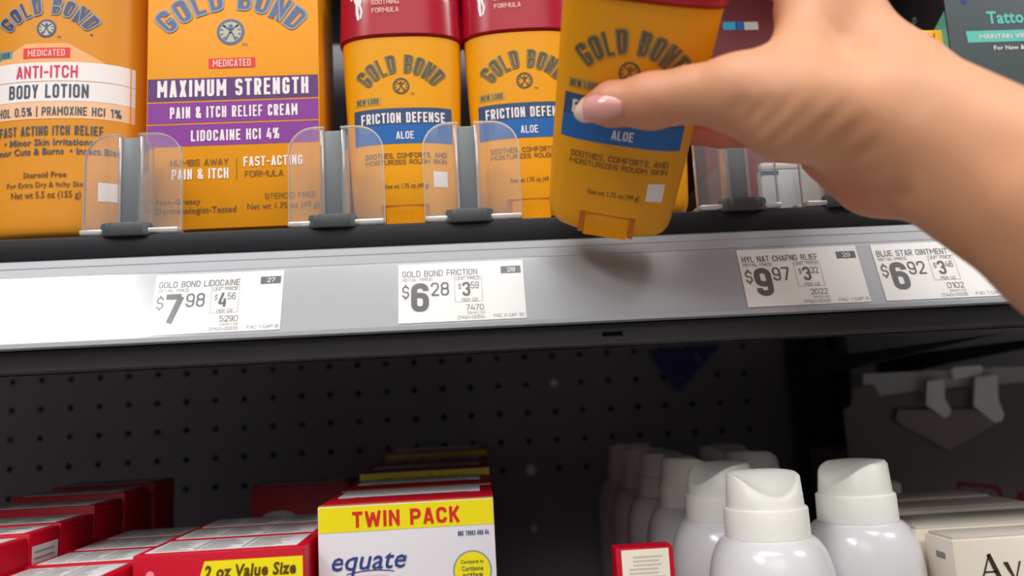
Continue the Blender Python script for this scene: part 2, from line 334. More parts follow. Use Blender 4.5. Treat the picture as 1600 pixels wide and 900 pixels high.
# ------------------------------------------------------------------ setting: back panel, upright, floor
ZB, ZDECK, ZLOW = 1.3903, 1.385, 1.11
YP = 0.70
def back_wall():
    b = MB(); pitch = .0242; x0 = -.3935; z0 = 1.3155
    X0, X1 = -.62, .272; cells_x = [k for k in range(-9, 27)]; rows = [2, 1, 0, -1, -2, -3]
    r = .0026
    def hole(cx, cz):
        h = pitch/2; n = 12; ring = [(cx+r*math.cos(2*math.pi*(k+.5)/n), cz+r*math.sin(2*math.pi*(k+.5)/n)) for k in range(n)]
        sq = []
        for k in range(n):
            c, s = math.cos(2*math.pi*(k+.5)/n), math.sin(2*math.pi*(k+.5)/n); q = h/max(abs(c), abs(s)); sq.append((cx+q*c, cz+q*s))
        # replace corner points so neighbouring cells meet
        V = [(x, YP, z) for x, z in ring]+[(x, YP, z) for x, z in sq]+[(x, YP+.004, z) for x, z in ring]
        Fs = [(k, n+k, n+(k+1) % n, (k+1) % n) for k in range(n)]+[(k, (k+1) % n, 2*n+(k+1) % n, 2*n+k) for k in range(n)]
        b.add(V, Fs, 'pegboard_black'); b.add([(x, YP+.004, z) for x, z in ring], [tuple(range(n))], 'hole_black')
        cor = [(cx+sx*h, YP, cz+sz*h) for sx in (-1, 1) for sz in (-1, 1)]
        for sx in (-1, 1):
            for sz in (-1, 1):
                near = sorted(sq, key=lambda p: (p[0]-(cx+sx*h))**2+(p[1]-(cz+sz*h))**2)[:2]
                b.add([(cx+sx*h, YP, cz+sz*h)]+[(x, YP, z) for x, z in near], [(0, 1, 2)], 'pegboard_black')
    for k in cells_x:
        for j in rows: hole(x0+k*pitch, z0+j*pitch)
    L, Rr = x0+(cells_x[0]-.5)*pitch, x0+(cells_x[-1]+.5)*pitch; T, B = z0+2.5*pitch, z0-3.5*pitch
    for a, c, e, g in ((L, T, Rr, 1.95), (L, 1.0, Rr, B), (-1.0, 1.0, L, 1.95), (Rr, 1.0, 1.0, 1.95)):
        b.add([(a, YP, c), (e, YP, c), (e, YP, g), (a, YP, g)], [(0, 1, 2, 3)], 'pegboard_black')
    b.box((-1.0, YP+.0045, 1.0), (1.0, YP+.02, 1.95), 'pegboard_black')
    return tag(b.build('wall_back'), kind='structure')
back_wall()
b = MB(); b.box((-4, -5, -.05), (4, 1.0, 0), 'floor_grey'); tag(b.build('floor'), kind='structure')

def upright():
    b = MB(); c = P(1290, 640, .68)[0]
    b.box((c-.006, .672, .0), (c+.022, .699, 1.95), 'black_metal', .002)
    b.box((c-.024, .69, .0), (c-.010, .699, 1.95), 'black_metal', .001)
    for k in range(14): b.box((c+.004, .6712, 1.08+k*.028), (c+.010, .6722, 1.096+k*.028), 'hole_black')
    o = b.build('upright_post', smooth=35); return tag(o, 'black slotted metal upright post between the two shelf bays', 'post')
upright()

# ------------------------------------------------------------------ shelves
XL, XR = -.62, .72
def rail_point(x, t, lift=0.0):          # t = 0 at the top of the rail face, 1 at its bottom
    y = RAIL_TOP[0]+(RAIL_BOT[0]-RAIL_TOP[0])*t; z = RAIL_TOP[1]+(RAIL_BOT[1]-RAIL_TOP[1])*t
    return (x, y-lift*math.cos(ALPHA), z+lift*math.sin(ALPHA))
def upper_shelf():
    root = empty('shelf', (0, .5, ZDECK))
    tag(root, 'upper black metal shelf with a grey price rail along its front edge', 'shelf')
    L = lambda b, n: b.build(n, root, 40)
    def off(b): b.v = [(x, y-.5, z-ZDECK) for x, y, z in b.v]; return b
    d = MB(); d.box((XL, .372, 1.362), (XR, .669, ZDECK), 'black_metal', .001)
    L(off(d), 'deck')
    f = MB(); f.box((XL, .3615, 1.3742), (XR, .3725, 1.3847), 'bar_black', .0012); L(off(f), 'front_bar')
    r = MB(); nr = []
    prof = [(RAIL_TOP[0]+.004, RAIL_TOP[1]), (RAIL_TOP[0], RAIL_TOP[1]), (RAIL_BOT[0], RAIL_BOT[1]), (RAIL_BOT[0]-.0016, RAIL_BOT[1]+.0006), (RAIL_BOT[0]-.0018, RAIL_BOT[1]-.0012), (RAIL_BOT[0]+.005, RAIL_BOT[1]-.0016), (RAIL_TOP[0]+.004, RAIL_TOP[1]-.005)]
    r.loft([[(x, y, z) for y, z in prof] for x in (XL, XR)], 'rail_grey')
    for t in (.10, .215):                  # moulded ridges of the extrusion
        a = rail_point(0, t-.012, .0); c = rail_point(0, t, .00025); e = rail_point(0, t+.012, .0)
        r.loft([[(x, *p[1:]) for p in (a, c, e)] for x in (XL, XR)], 'rail_edge')
    L(off(r), 'price_rail')
    c = MB(); c.loft([[(x, *rail_point(0, t, q)[1:]) for t, q in ((.23, .0010), (.985, .0010), (.985, .0012), (.23, .0012))] for x in (XL, XR)], 'cover_film')
    L(off(c), 'clear_cover')
    l = MB(); l.box((XL, .3535, 1.3235), (XR, .372, 1.3332), 'lip_dark', .0015); l.box((XL, .364, 1.3235), (XR, .376, 1.374), 'lip_dark', .001)
    l.box((.0565, .3530, 1.3275), (.0655, .3537, 1.3292), 'hole_black')
    L(off(l), 'front_lip')
    for x in (.268, .34):
        s = MB(); s.prism([(x0, z0) for x0, z0 in ((.40, 1.3225), (.669, 1.3225), (.669, 1.290), (.60, 1.310))], -.002, .002, 'black_metal', lambda a, t, z, x=x: (x+t, a, z))
        L(off(s), 'bracket')
    return root
upper_shelf()
def shade_shelf():  # out of view, added to keep the gaps behind the products dark
    root = empty('shelf', (0, .5, 1.64)); tag(root, 'unseen black metal shelf added above the orange products to shade the back panel', 'shelf')
    d = MB(); d.box((XL, -.128, -.022), (XR, .169, 0), 'black_metal', .001); d.build('deck', root, 40)
    f = MB(); f.box((XL, -.142, -.055), (XR, -.130, .001), 'rail_grey', .001); f.build('price_rail', root, 40)
shade_shelf()
def lower_shelf():
    root = empty('shelf', (0, .5, ZLOW)); tag(root, 'lower black metal shelf under the red cartons and white spray cans', 'shelf')
    d = MB(); d.box((XL, -.18, -.02), (XR, .169, 0), 'black_metal', .001); d.build('deck', root, 40)
    f = MB(); f.box((XL, -.19, -.05), (XR, -.178, .002), 'bar_black', .001); f.build('front_bar', root, 40)
lower_shelf()

# ------------------------------------------------------------------ balm sticks
SY = .385                                  # depth of the front products' faces
def stick_dims(v):                         # half width, half depth of the body at height v
    t = min(max(v/.097, 0), 1); return .0262+(.0308-.0262)*t**.8, .0125+.0035*t
SN = 2.6
def stick_mesh():
    fx, fz = 628.5, ZB
    def uv(px, py): p = P(px, py, SY); return p[0]-P(628.5, py, SY)[0], p[2]-ZB
    def on(u, v, lift):
        a, bb = stick_dims(v); q = max(0, 1-(abs(u)/a)**SN)
        return u, -bb*q**(1/SN)-lift, v
    s = PX(SY)
    root = empty('balm_stick')
    b = MB(); R = []
    for z, k in ((0, .80), (.0008, .88), (.0025, .95), (.005, .985), (.008, 1)):
        a, bb = stick_dims(z); R.append(se_ring(a-(1-k)*.03, bb*k, SN, z))
    for z in np.linspace(.016, .0965, 12): a, bb = stick_dims(z); R.append(se_ring(a, bb, SN, z))
    a, bb = stick_dims(.0965); R.append(se_ring(a-.0012, bb-.0012, SN, .0972))
    b.loft(R, 'orange_stick')
    # printing
    u, v = uv(628.5, 176.6)
    for t, m, l, bold in (('GOLD BOND', 'logo_olive', .0002, .052), ('GOLD BOND', 'logo_mid', .00032, -.022)):
        b.text(t, u, v, 0, 0, m, on, l, bold, warp=arch(69*s, .85, 31*s), aspect=(69+12)*1.7/31)
    u, v = uv(628.5, 133); emblem(b, u, v, 13.5*s, on, 'logo_olive')
    u, v = uv(646, 145); b.text('TM', u, v, 6*s, 4*s, 'logo_olive', on)
    u, v = uv(575, 156.5); b.band(u-21*s, v-6.5*s, u+21*s, v+6.5*s, 'tag_olive', on, nu=6); b.text('NEW LOOK', u, v, 36*s, 9*s, 'logo_olive', on)
    ua, va = uv(552, 168); ub, vb = uv(706, 195); _, vc = uv(629, 222)
    va, vb = uv(629, 167)[1], uv(629, 193)[1]
    b.band(ua, vb, ub, va, 'navy_band', on, nu=24); b.band(ua, vc, ub, vb, 'blue_band', on, nu=24)
    u, v = uv(629.5, 182); b.text('FRICTION DEFENSE', u, v, 135*s, 17*s, 'print_white', on, bold=.03)
    u, v = uv(632, 209); b.text('ALOE', u, v, 28*s, 12.5*s, 'print_white', on)
    u, v = uv(632, 240.5); b.text('SOOTHES, COMFORTS, AND', u, v, 130*s, 8.5*s, 'print_brown', on)
    u, v = uv(632, 250.5); b.text('MOISTURIZES ROUGH SKIN', u, v, 130*s, 7.5*s, 'print_brown', on)
    u, v = uv(632, 289); b.text('Net wt 1.75 oz (49 g)', u, v, 70*s, 10*s, 'print_brown', on, bold=.01)
    u, v = uv(685.5, 276.5); b.band(u-11*s, v-13*s, u+11*s, v+13*s, 'print_white', on, nu=6)
    b.build('body', root, 40)
    d = MB()                               # ribbed turning dial set into the foot of the body
    w = .0094; n = 22; top = .0092
    _, bb = stick_dims(0)
    pts = []
    for k in range(n+1):
        u = -w+2*w*k/n
        for q in (0, .5): 
            uu = min(w, u+q*2*w/n); pts.append((uu, -(bb+.0003)+(0.00045 if q else 0)))
    ring = pts+[(w, -bb+.006), (-w, -bb+.006)]
    d.loft([[(x, y, z) for x, y in ring] for z in (-.0006, .0004, top)], 'orange_dial')
    for sgn in (-1, 1): d.box((sgn*(w+.0013)-.0011, -bb-.00025, .0004), (sgn*(w+.0013)+.0011, -bb+.004, top+.0008), 'orange_dark')
    d.box((-w-.0024, -bb-.0004, top), (w+.0024, -bb+.004, top+.0006), 'orange_dark')
    d.build('dial', root, 30)
    c = MB(); R = []
    a, bb = stick_dims(.0975)
    R.append(se_ring(a+.0000, bb+.0000, SN, .0972)); R.append(se_ring(a+.0012, bb+.0011, SN, .0980))
    for z in (.105, .115, .125): R.append(se_ring(a+.0012-(z-.098)*.03, bb+.0011-(z-.098)*.02, SN, z))
    for k in range(1, 9):
        t = k/8*math.pi/2; R.append(se_ring((a)*(.35+.65*math.cos(t)), bb*(.35+.65*math.cos(t)), SN, .125+.012*math.sin(t)))
    c.loft(R, 'crimson_cap')
    def oncap(u, v, lift): q = max(0, 1-(abs(u)/(a+.001))**SN); return u, -(bb+.0010)*q**(1/SN)-lift, v
    u, v = uv(608, 4); c.text('SOOTHING', u, v, 46*s, 8*s, 'print_pale', oncap); u, v = uv(608, 16.5); c.text('FORMULA', u, v, 44*s, 8*s, 'print_pale', oncap)
    u, v = uv(566, 0)
    for pts in ([(-6, 14), (4, 14), (6, 0), (4, -8), (-5, -6), (-8, 2)], [(-5, -6), (0, -7), (0, -20), (1, -33), (-3, -33), (-5, -20)], [(0, -7), (4, -8), (7, -19), (4, -31), (1, -31), (3, -19)], [(-8, 12), (-14, 4), (-12, 2), (-5, 9)], [(4, 12), (11, 4), (9, 2), (2, 9)]):
        c.poly([(u+x*s, v+y*s) for x, y in pts], 'print_white', oncap)
    c.disc(u-1*s, v+19*s, 5*s, 'print_white', oncap)
    c.build('cap', root, 40)
    return root
def front_at(X): return SY+.016
STICK = stick_mesh()
STICK.location = (P(628.5, 200, SY)[0], front_at(0), ZB)
tag(STICK, 'orange balm stick with crimson cap on the shelf beside the purple-banded carton', 'balm stick', 'orange balm sticks')
s2 = duptree(STICK); s2.location = (.0315, SY+.016, ZB+.0008); s2.rotation_euler = (0, 0, math.radians(-3))
tag(s2, 'second upright orange balm stick, partly covered by the held stick', 'balm stick')
s3 = duptree(STICK); s3.location = (.0862, SY+.016, ZB)
tag(s3, 'orange balm stick almost hidden behind the held one, only a yellow sliver showing', 'balm stick')
held = duptree(STICK)
hl = np.array([.0606, .3452, 1.3765])
HELD_ROT = Euler((.630, .243, -.156), 'XYZ')
HELD_M = np.array(HELD_ROT.to_matrix())
def HP(px, py, yl):              # where the line of sight meets the held stick's own plane local y = yl
    d = ray(px, py); n = HELD_M[:, 1]; o = hl+n*yl; return EYE+d*(((o-EYE)@n)/(d@n))
held.location = tuple(hl); held.rotation_euler = HELD_ROT
tag(held, 'tilted orange balm stick held in the hand, thumb across its blue band', 'balm stick')

# ------------------------------------------------------------------ lotion bottle
def lotion():
    Yc = SY+.018; cx = P(72, 120, SY-.004)[0]; A, B, N = .0405, .023, 2.3
    root = empty('lotion_bottle', (cx, Yc, ZB-.0005)); tag(root, 'large orange lotion bottle with white band label, leftmost on the shelf', 'bottle')
    b = MB(); R = []
    for z, k in ((0, .90), (.0006, .945), (.002, .98), (.005, .995), (.009, 1)): R.append(se_ring(A*k, B*k, N, z))
    for z in np.linspace(.02, .15, 14): R.append(se_ring(A, B, N, z))
    for k in range(1, 9):
        t = k/8*math.pi/2; q = .38+.62*math.cos(t); R.append(se_ring(A*q, .009+(B-.009)*math.cos(t), 2.3-.3*k/8, .15+.022*math.sin(t)))
    b.loft(R, 'orange_plastic')
    s = PX(SY-.002)
    def uv(px, py): p = P(px, py, SY-.002); return p[0]-P(72, py, SY-.002)[0], p[2]-(ZB-.0005)
    def on(u, v, lift): q = max(0, 1-(abs(u)/A)**N); return u, -B*q**(1/N)-lift, v
    u, v = uv(73, 95)
    for t, m, l, bold in (('GOLD BOND', 'logo_navy', .0002, .052), ('GOLD BOND', 'silver', .00032, -.022)):
        b.text(t, u, v, 0, 0, m, on, l, bold, warp=arch(73*s, .92, 30*s), aspect=(73+12)*1.84/30)
    b.disc(u+66*s, v+40*s, 2*s, 'logo_navy', on)
    u, v = uv(72, 49); emblem(b, u, v, 15*s, on, 'logo_navy', 'logo_pale')
    u, v = uv(92, 62); b.text('TM', u, v, 6*s, 4*s, 'logo_navy', on)
    ul, ur = uv(-42, 120)[0], uv(195, 120)[0]
    y = lambda q: uv(72, q)[1]
    for (pa, pb) in (((-20, 104), (40, 72)), ((40, 72), (105, 72)), ((105, 72), (165, 104))):
        ua, ub = uv(pa[0], 100)[0], uv(pb[0], 100)[0]; n = 6
        V = []; 
        for i in range(n+1):
            t = i/n; uu = ua+(ub-ua)*t; vt = y(pa[1])+(y(pb[1])-y(pa[1]))*t; V += [on(uu, y(103), .0001), on(uu, vt, .0001)]
        b.add(V, [(2*i, 2*i+2, 2*i+3, 2*i+1) for i in range(n)], 'peach')
    for q0, q1, m in ((101.5, 130.5, 'print_white'), (131.5, 162, 'print_white'), (162.5, 189, 'salmon')): b.band(ul, y(q1), ur, y(q0), m, on, nu=30)
    u, v = uv(73, 87); b.band(u-36*s, v-8.5*s, u+36*s, v+8.5*s, 'pill_red', on, nu=10, lift=.0002); b.text('MEDICATED', u, v, 57*s, 11*s, 'print_pale', on, .0003)
    u, v = uv(-6, 89); b.band(u-22*s, v-7*s, u+24*s, v+7*s, 'teal_dull', on, nu=8); b.text('NEW LOOK', u, v, 40*s, 9*s, 'logo_navy', on)
    for t, c, q, wd, h, m, bo in (('ANTI-ITCH', 74, 116, 94, 20, 'print_crimson', .02), ('BODY LOTION', 76.5, 146, 121, 22, 'print_slate', .02), ('MENTHOL 0.5% | PRAMOXINE HCl 1%', 73, 177.5, 214, 14, 'print_slate', .015),
                               ('FAST ACTING ITCH RELIEF', 80, 207, 156, 15, 'print_slate', .02), ('• Minor Skin Irritations', 78, 225, 134, 11, 'print_slate', .02), ('• Minor Cuts & Burns  • Insect Bites', 84, 239, 206, 11, 'print_slate', .02),
                               ('Steroid Free', 76.5, 275.5, 65, 9, 'print_brown', .02), ('For Extra Dry & Itchy Skin', 77, 292, 117, 11, 'print_brown', .01), ('Net wt 5.5 oz (155 g)', 78, 308, 104, 14, 'print_brown', .01)):
        u, v = uv(c, q); b.text(t, u, v, wd*s, h*s, m, on, .0003, bo)
    u, v = uv(169, 299); b.band(u-14*s, v-15*s, u+14*s, v+15*s, 'print_white', on, nu=6)
    b.build('body', root, 40)
    c = MB(); c.loft([se_ring(.016, .0105, 2, .170), se_ring(.0165, .011, 2, .171), se_ring(.0165, .011, 2, .193), se_ring(.015, .0095, 2, .195)], 'orange_plastic'); c.build('flip_cap', root, 40)
lotion()

# ------------------------------------------------------------------ purple banded cream carton
def relief_carton():
    x0, x1 = -.1571, -.0722; w = x1-x0; H = .138; D = .042
    root = empty('cream_carton', ((x0+x1)/2, SY, ZB+.0008)); tag(root, 'orange cream carton with three purple bands, between the lotion bottle and the first stick', 'carton')
    b = MB(); b.box((-w/2, 0, 0), (w/2, D, H), 'orange_carton', .0007)
    s = PX(SY)*1.0
    def uv(px, py): p = P(px, py, SY); return p[0]-P(363, py, SY)[0], p[2]-(ZB+.0008)
    def on(u, v, lift): return u, -lift, v
    y = lambda q: uv(363, q)[1]
    for q0, q1, m in ((120.5, 155.5, 'plum'), (158, 190, 'purple'), (192.5, 226, 'purple')): b.band(-w/2+.0007, y(q1), w/2-.0007, y(q0), m, on)
    u, v = uv(360, 142)
    for t, m, l, bold in (('GOLD BOND', 'logo_blue', .0002, .052), ('GOLD BOND', 'silver', .0003, -.022)):
        b.text(t, u, v, 0, 0, m, on, l, bold, warp=arch(137*s, .79, 42*s), aspect=(137+16)*1.58/42)
    u, v = uv(359, 50); emblem(b, u, v, 22*s, on, 'logo_blue', 'logo_pale')
    u, v = uv(381, 70); b.text('TM', u, v, 9*s, 5*s, 'logo_blue', on); u, v = uv(451, 43); b.text('®', u, v, 7*s, 7*s, 'logo_blue', on)
    u, v = uv(361, 98.5); b.band(u-37*s, v-8.5*s, u+37*s, v+8.5*s, 'pill_red', on); b.text('MEDICATED', u, v, 60*s, 12*s, 'print_pale', on, .0003)
    for t, c, q, wd, h, m, bo in (('MAXIMUM STRENGTH', 363, 136.5, 238, 28, 'print_white', .035), ('PAIN & ITCH RELIEF CREAM', 364, 174, 200, 19, 'print_white', .03), ('LIDOCAINE HCl 4%', 366, 210.5, 138, 18, 'print_white', .03),
                               ('NUMBS AWAY', 310, 254, 90, 10.5, 'print_brown', .01), ('PAIN & ITCH', 311, 272, 88, 17, 'print_white', .03), ('FAST-ACTING', 425, 251, 92, 16, 'print_white', .03), ('FORMULA', 411, 271, 60, 10, 'print_brown', .01),
                               ('Non-Greasy', 277, 317, 67, 12, 'print_brown', .01), ('Dermatologist-Tested', 305, 330, 123, 13, 'print_brown', .01), ('STEROID FREE', 452, 305, 80, 9, 'print_brown', 0), ('Net wt 1.75 oz (49 g)', 441, 322, 112, 13, 'print_brown', .0)):
        u, v = uv(c, q); b.text(t, u, v, wd*s, h*s, m, on, .0003, bo)
    u, v = uv(368, 264); b.band(u-.5*s, v-19*s, u+.5*s, v+19*s, 'print_brown', on)
    b.build('box', root, 30)
    t = MB(); t.box((-w/2+.002, .001, H), (w/2-.002, D-.002, H+.0004), 'orange_carton'); t.build('tuck_flap', root)
relief_carton()

# ------------------------------------------------------------------ shelf dividers
YD = .3665
def divider(xc, name_label, left=.0205, right=.0235, h=.048, pillar=.0085):
    root = empty('shelf_divider', (xc, YD, ZDECK)); tag(root, name_label, 'divider', 'clear plastic shelf dividers')
    def wing(sgn, wd):
        b = MB(); pts = [(0, .001)]; r = .012
        pts += [(wd, .001)]
        for k in range(9): t = k/8*math.pi/2; pts.append((wd-r+r*math.cos(t), h-r+r*math.sin(t)))
        pts += [(0, h)]
        fn = lambda x, y, z: (sgn*x, y-.0030*math.exp(-((x-.006)/.0035)**2)*(1 if x < .012 else .2), z)
        # the plate: columns across so the moulded bulge by the pillar is real
        n = 26; th = .0016
        cols = []
        for i in range(n+1):
            x = .0038+(wd-.0038)*i/n; top = h if x < wd-r else h-r+math.sqrt(max(0, r*r-(x-wd+r)**2)); yb = -.0022*math.exp(-((x-.0075)/.0028)**2)
            cols.append([(sgn*x, yb-th, .001), (sgn*x, yb, .001), (sgn*x, yb, top), (sgn*x, yb-th, top)])
        if sgn < 0: cols = [c[::-1] for c in cols]
        b.loft(cols, 'acrylic')
        o = b.build('front_stop', root, 50)
        e = MB()                                 # bright moulded edge and foot
        path = [(wd, .001)]+[(wd-r+r*math.cos(k/10*math.pi/2), h-r+r*math.sin(k/10*math.pi/2)) for k in range(11)]+[(.0038, h)]
        rings = []
        for i, (x, z) in enumerate(path):
            a = path[max(0, i-1)]; c = path[min(len(path)-1, i+1)]; dx, dz = c[0]-a[0], c[1]-a[1]; q = math.hypot(dx, dz); nx, nz = -dz/q, dx/q
            rings.append([(sgn*(x+nx*.0003), -th-.0002, z+nz*.0003), (sgn*(x+nx*.0003), .0002, z+nz*.0003), (sgn*(x-nx*.0003), .0002, z-nz*.0003), (sgn*(x-nx*.0003), -th-.0002, z-nz*.0003)])
        if sgn < 0: rings = [q[::-1] for q in rings]
        e.loft(rings, 'acrylic_edge')
        e.box((min(sgn*.004, sgn*wd), -.0056, 0), (max(sgn*.004, sgn*wd), .0004, .0024), 'foot_clear', .0007)
        e.build('stop_edge', o, 50)
    wing(-1, left); wing(1, right)
    p = MB(); p.box((-.0058, -.001, .001), (-.0040, .012, h-.001), 'acrylic_edge', .0004); p.box((.0040, -.001, .001), (.0058, .012, h-.001), 'acrylic_edge', .0004)
    p.build('channel', root, 40)
    p = MB(); p.box((-pillar/2, -.0012, .001), (pillar/2, .010, h-.0015), 'pillar_grey', .0008); p.build('pillar', root, 40)
    wl = MB(); wl.box((-.0006, .010, 0), (.0006, .27, .03), 'acrylic', .0002); wl.build('divider_wall', root, 40)
    t = MB(); 
    for x in (-.013, .013): t.box((x-.005, .012, 0), (x+.005, .30, ZB-ZDECK-.0002), 'tray_clear', .0005)
    t.build('pusher_track', root, 40)
    k = MB(); n = 16; W = .0110; ring = []
    for i in range(n+1):
        x = -W+2*W*i/n; ring.append((x, -.0078+.0026*(abs(x)/W)**4+(0.0004 if i % 2 else 0)))
    ring += [(W, -.001), (-W, -.001)]
    def rr(z, sc): return [(x*sc, -.001+(y+.001)*sc, z) for x, y in ring]
    k.loft([rr(-.0012, .95), rr(-.0006, 1), rr(.0038, 1), rr(.0048, .95)], 'knob_dark'); k.build('knob', root, 35)
    return root
def dx(px, py): return P(px, py, YD)[0]
divider(dx(205, 270), 'clear plastic divider with grey pillar between the lotion bottle and the purple-banded carton')
divider(dx(521, 260), 'clear plastic divider with grey pillar between the purple-banded carton and the first stick')
divider(dx(730, 260), 'clear plastic divider with grey pillar between the two upright sticks', right=.0245)
divider(dx(1152, 280), 'clear plastic divider with dark knob under the thumb, right of the held stick', right=.0185)
divider(dx(1312, 270), 'clear plastic divider mostly hidden behind the heel of the palm', left=.0200)

# ------------------------------------------------------------------ goods on the upper shelf, right side
def maroon():
    p0, p1 = P(1098, 200, .425), P(1222, 60, .425); x0, x1 = p0[0], p1[0]
    root = empty('ointment_carton', ((x0+x1)/2, .425, ZB)); tag(root, 'dark maroon carton with a cyan and white stripe, in the gap beside the thumb', 'carton')
    w = x1-x0; b = MB(); b.box((-w/2, 0, 0), (w/2, .05, .15), 'maroon_carton', .0006); on = lambda u, v, l: (u, -l, v)
    def uv(px, py): p = P(px, py, .425); return p[0]-(x0+x1)/2, p[2]-ZB
    for a, c, m in ((1130, 1150, 'cyan'), (1150, 1162, 'blue_band'), (1162, 1184, 'carton_grey')):
        u0, v0 = uv(a, 47); u1, v1 = uv(c, 34); b.band(u0, v0, u1, v1, m, on)
    b.build('box', root, 30); t = MB(); t.box((-w/2+.002, .001, .15), (w/2-.002, .048, .1504), 'maroon_carton'); t.build('tuck_flap', root)
maroon()
def pale_tub():
    c = P(1232, 262, .415); root = empty('product_pack', (c[0]+.004, .432, ZB)); tag(root, 'pale grey and blue pack behind the clear divider, under the hand', 'pack')
    b = MB(); b.box((-.018, -.012, 0), (.022, .02, .03), 'pack_grey', .002); b.band(-.018, .0265, -.008, .029, 'logo_navy', lambda u, v, l: (u, -.012-l, v)); b.build('box', root, 40)
    l = MB(); l.box((-.017, -.011, .03), (.021, .019, .034), 'tray_grey', .001); l.build('lid', root, 40)
pale_tub()
def tattoo():
    p = P(1483, 60, SY); x0 = p[0]; w = .082; D = .066; H = .15
    root = empty('ointment_carton', (x0+w/2, SY, ZB)); tag(root, 'dark green-grey tattoo ointment carton with teal lettering in the top right corner', 'carton')
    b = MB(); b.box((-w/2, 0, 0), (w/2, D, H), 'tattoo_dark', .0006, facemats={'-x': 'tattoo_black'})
    on = lambda u, v, l: (u, -l, v); s = PX(SY)
    def uv(px, py): q = P(px, py, SY); return q[0]-x0-w/2, q[2]-ZB
    u, v = uv(1577, 27); b.text('Tattoo', u, v, 80*s, 23*s, 'teal', on, bold=.03)
    u0, v0 = uv(1513, 69); u1, v1 = uv(1640, 44); v0 = uv(1575, 65)[1]; v1 = uv(1575, 47)[1]; b.band(u0, v0, w/2-.004, v1, 'teal', on, skew=-.0005)
    u, v = uv(1585, 56); b.text('MAINTAIN VIBRANCY', u, v, 122*s, 8*s, 'print_white', on, .0003, .03)
    u, v = uv(1586, 74); b.text('For New & Old', u, v, 74*s, 8*s, 'print_white', on, .0003, .01)
    u, v = uv(1505, 2); b.poly([(u-6*s, v+8*s), (u+8*s, v+8*s), (u+4*s, v-6*s), (u-3*s, v-4*s)], 'blue_ink', on)
    side = lambda a, v, l: (-w/2-l, a, v)      # left side panel: a runs back in depth
    vt = uv(1483, 15)[1]; vb = uv(1483, 52)[1]
    b.poly([(0.0007, vt), (.026, vb), (.026, vb-.05), (.0007, vb-.05)], 'teal', side)
    b.text('Tattoo', .036, vt+.004, -.022, .006, 'teal_dull', side, rot=-.55)
    b.build('box', root, 30)
    t = MB(); t.box((-w/2+.002, .001, H), (w/2-.002, D-.002, H+.0004), 'tattoo_dark'); t.build('tuck_flap', root)
tattoo()
def amber():
    x1 = P(1480, 60, .39)[0]; z1 = P(1455, 47, .39)[2]; w = .06
    root = empty('ointment_carton', (x1-w/2, .39, ZB)); tag(root, 'amber carton with a red letter, against the left side of the dark teal-lettered carton', 'carton')
    H = z1-ZB; b = MB(); b.box((-w/2, 0, 0), (w/2, .03, H), 'amber', .0006); on = lambda u, v, l: (u, -l, v)
    def uv(px, py): q = P(px, py, .39); return q[0]-x1+w/2, q[2]-ZB
    u, v = uv(1455, 58); b.text('H', u, v, 12*PX(.39), 13*PX(.39), 'red_ink', on, bold=.03); _, v = uv(1475, 74); b.band(-w/2+.001, v-.02, w/2-.001, v, 'blue_band', on)
    b.build('box', root, 30); t = MB(); t.box((-w/2+.002, .001, H), (w/2-.002, .028, H+.0004), 'amber'); t.build('tuck_flap', root)
amber()

# ------------------------------------------------------------------ price tags
def price_tag(px_tl, px_bl_y, title, num, big, cents, ub, uc, code, date, loc, fac, label, wd=.0562, pale=False):
    x0 = px_tl
    t0, t1 = .255, .955; Hh = math.hypot(RAIL_TOP[0]-RAIL_BOT[0], RAIL_TOP[1]-RAIL_BOT[1])
    def on(u, v, lift): return (u, *rail_point(0, t0+(t1-t0)*v, lift)[1:])       # v: 0 top .. 1 bottom
    o = rail_point(x0, 1.0, 0)
    b = MB(); m = 'ink'
    f = lambda u, v, l: tuple(np.array(on(x0+u*wd, v, l+.00035))-np.array(o))
    b.loft([[f(u, v, l) for v, l in ((0, 0), (1, 0), (1, -.0003), (0, -.0003))] for u in (0, 1)], 'paper')
    def T(t, u0, u1, v0, v1, mm=m, bold=.0):
        if t:
            V, Tr = stroke_text(t, abs((u1-u0)*wd/((v1-v0)*(t1-t0)*Hh)), .10+bold*2) if set(t) <= STROKE_OK else glyphs(t, bold, 0); b.add([f(u0+x*(u1-u0), v1+y*(v0-v1), .00012+lz) for x, y, lz in V], Tr, mm)
    def B(u0, v0, u1, v1, mm=m, l=.00009): b.add([f(u0, v0, l), f(u1, v0, l), f(u1, v1, l), f(u0, v1, l)], [(0, 1, 2, 3)], mm)
    if title:
        T(title, .03, .03+.6*min(1.05, len(title)/18), .12, .225, bold=.01)
        B(.82, .10, .98, .225); T(num, .87, .935, .125, .20, 'paper', .02)
        T('RETAIL PRICE', .03, .27, .25, .30)
        T('$', .03, .085, .36, .60); T(big, .10, .24, .335, .82, bold=.045); T(cents, .255, .40, .335, .565, bold=.01)
        for q in ((.445, .25, .448, .68), (.66, .25, .663, .68), (.445, .68, .663, .685), (.445, .248, .663, .252)): B(*q, 'ink_light')
        T('UNIT PRICE', .455, .65, .258, .31); T('$', .475, .497, .37, .47); T(ub, .505, .568, .345, .585, bold=.03); T(uc, .574, .638, .35, .465)
        T('PER OZ', .50, .625, .625, .675); T(code, .53, .67, .735, .83); T(date, .54, .675, .855, .895, 'ink_light')
    T(loc, .46, .675, .92, .97); T(fac, .745, .985, .915, .965)
    ob = b.build('price_tag', loc=o); tag(ob, label, 'price tag', 'paper price tags in the rail')
def rx(px, py): return P(px, py, .356)[0]
price_tag(rx(-62, 490), 0, None, '26', '', '', '', '', '', '', '0140-0002', 'FAC 1 CAP 12', 'glare-washed paper price tag at the left end of the rail, printing bleached out')
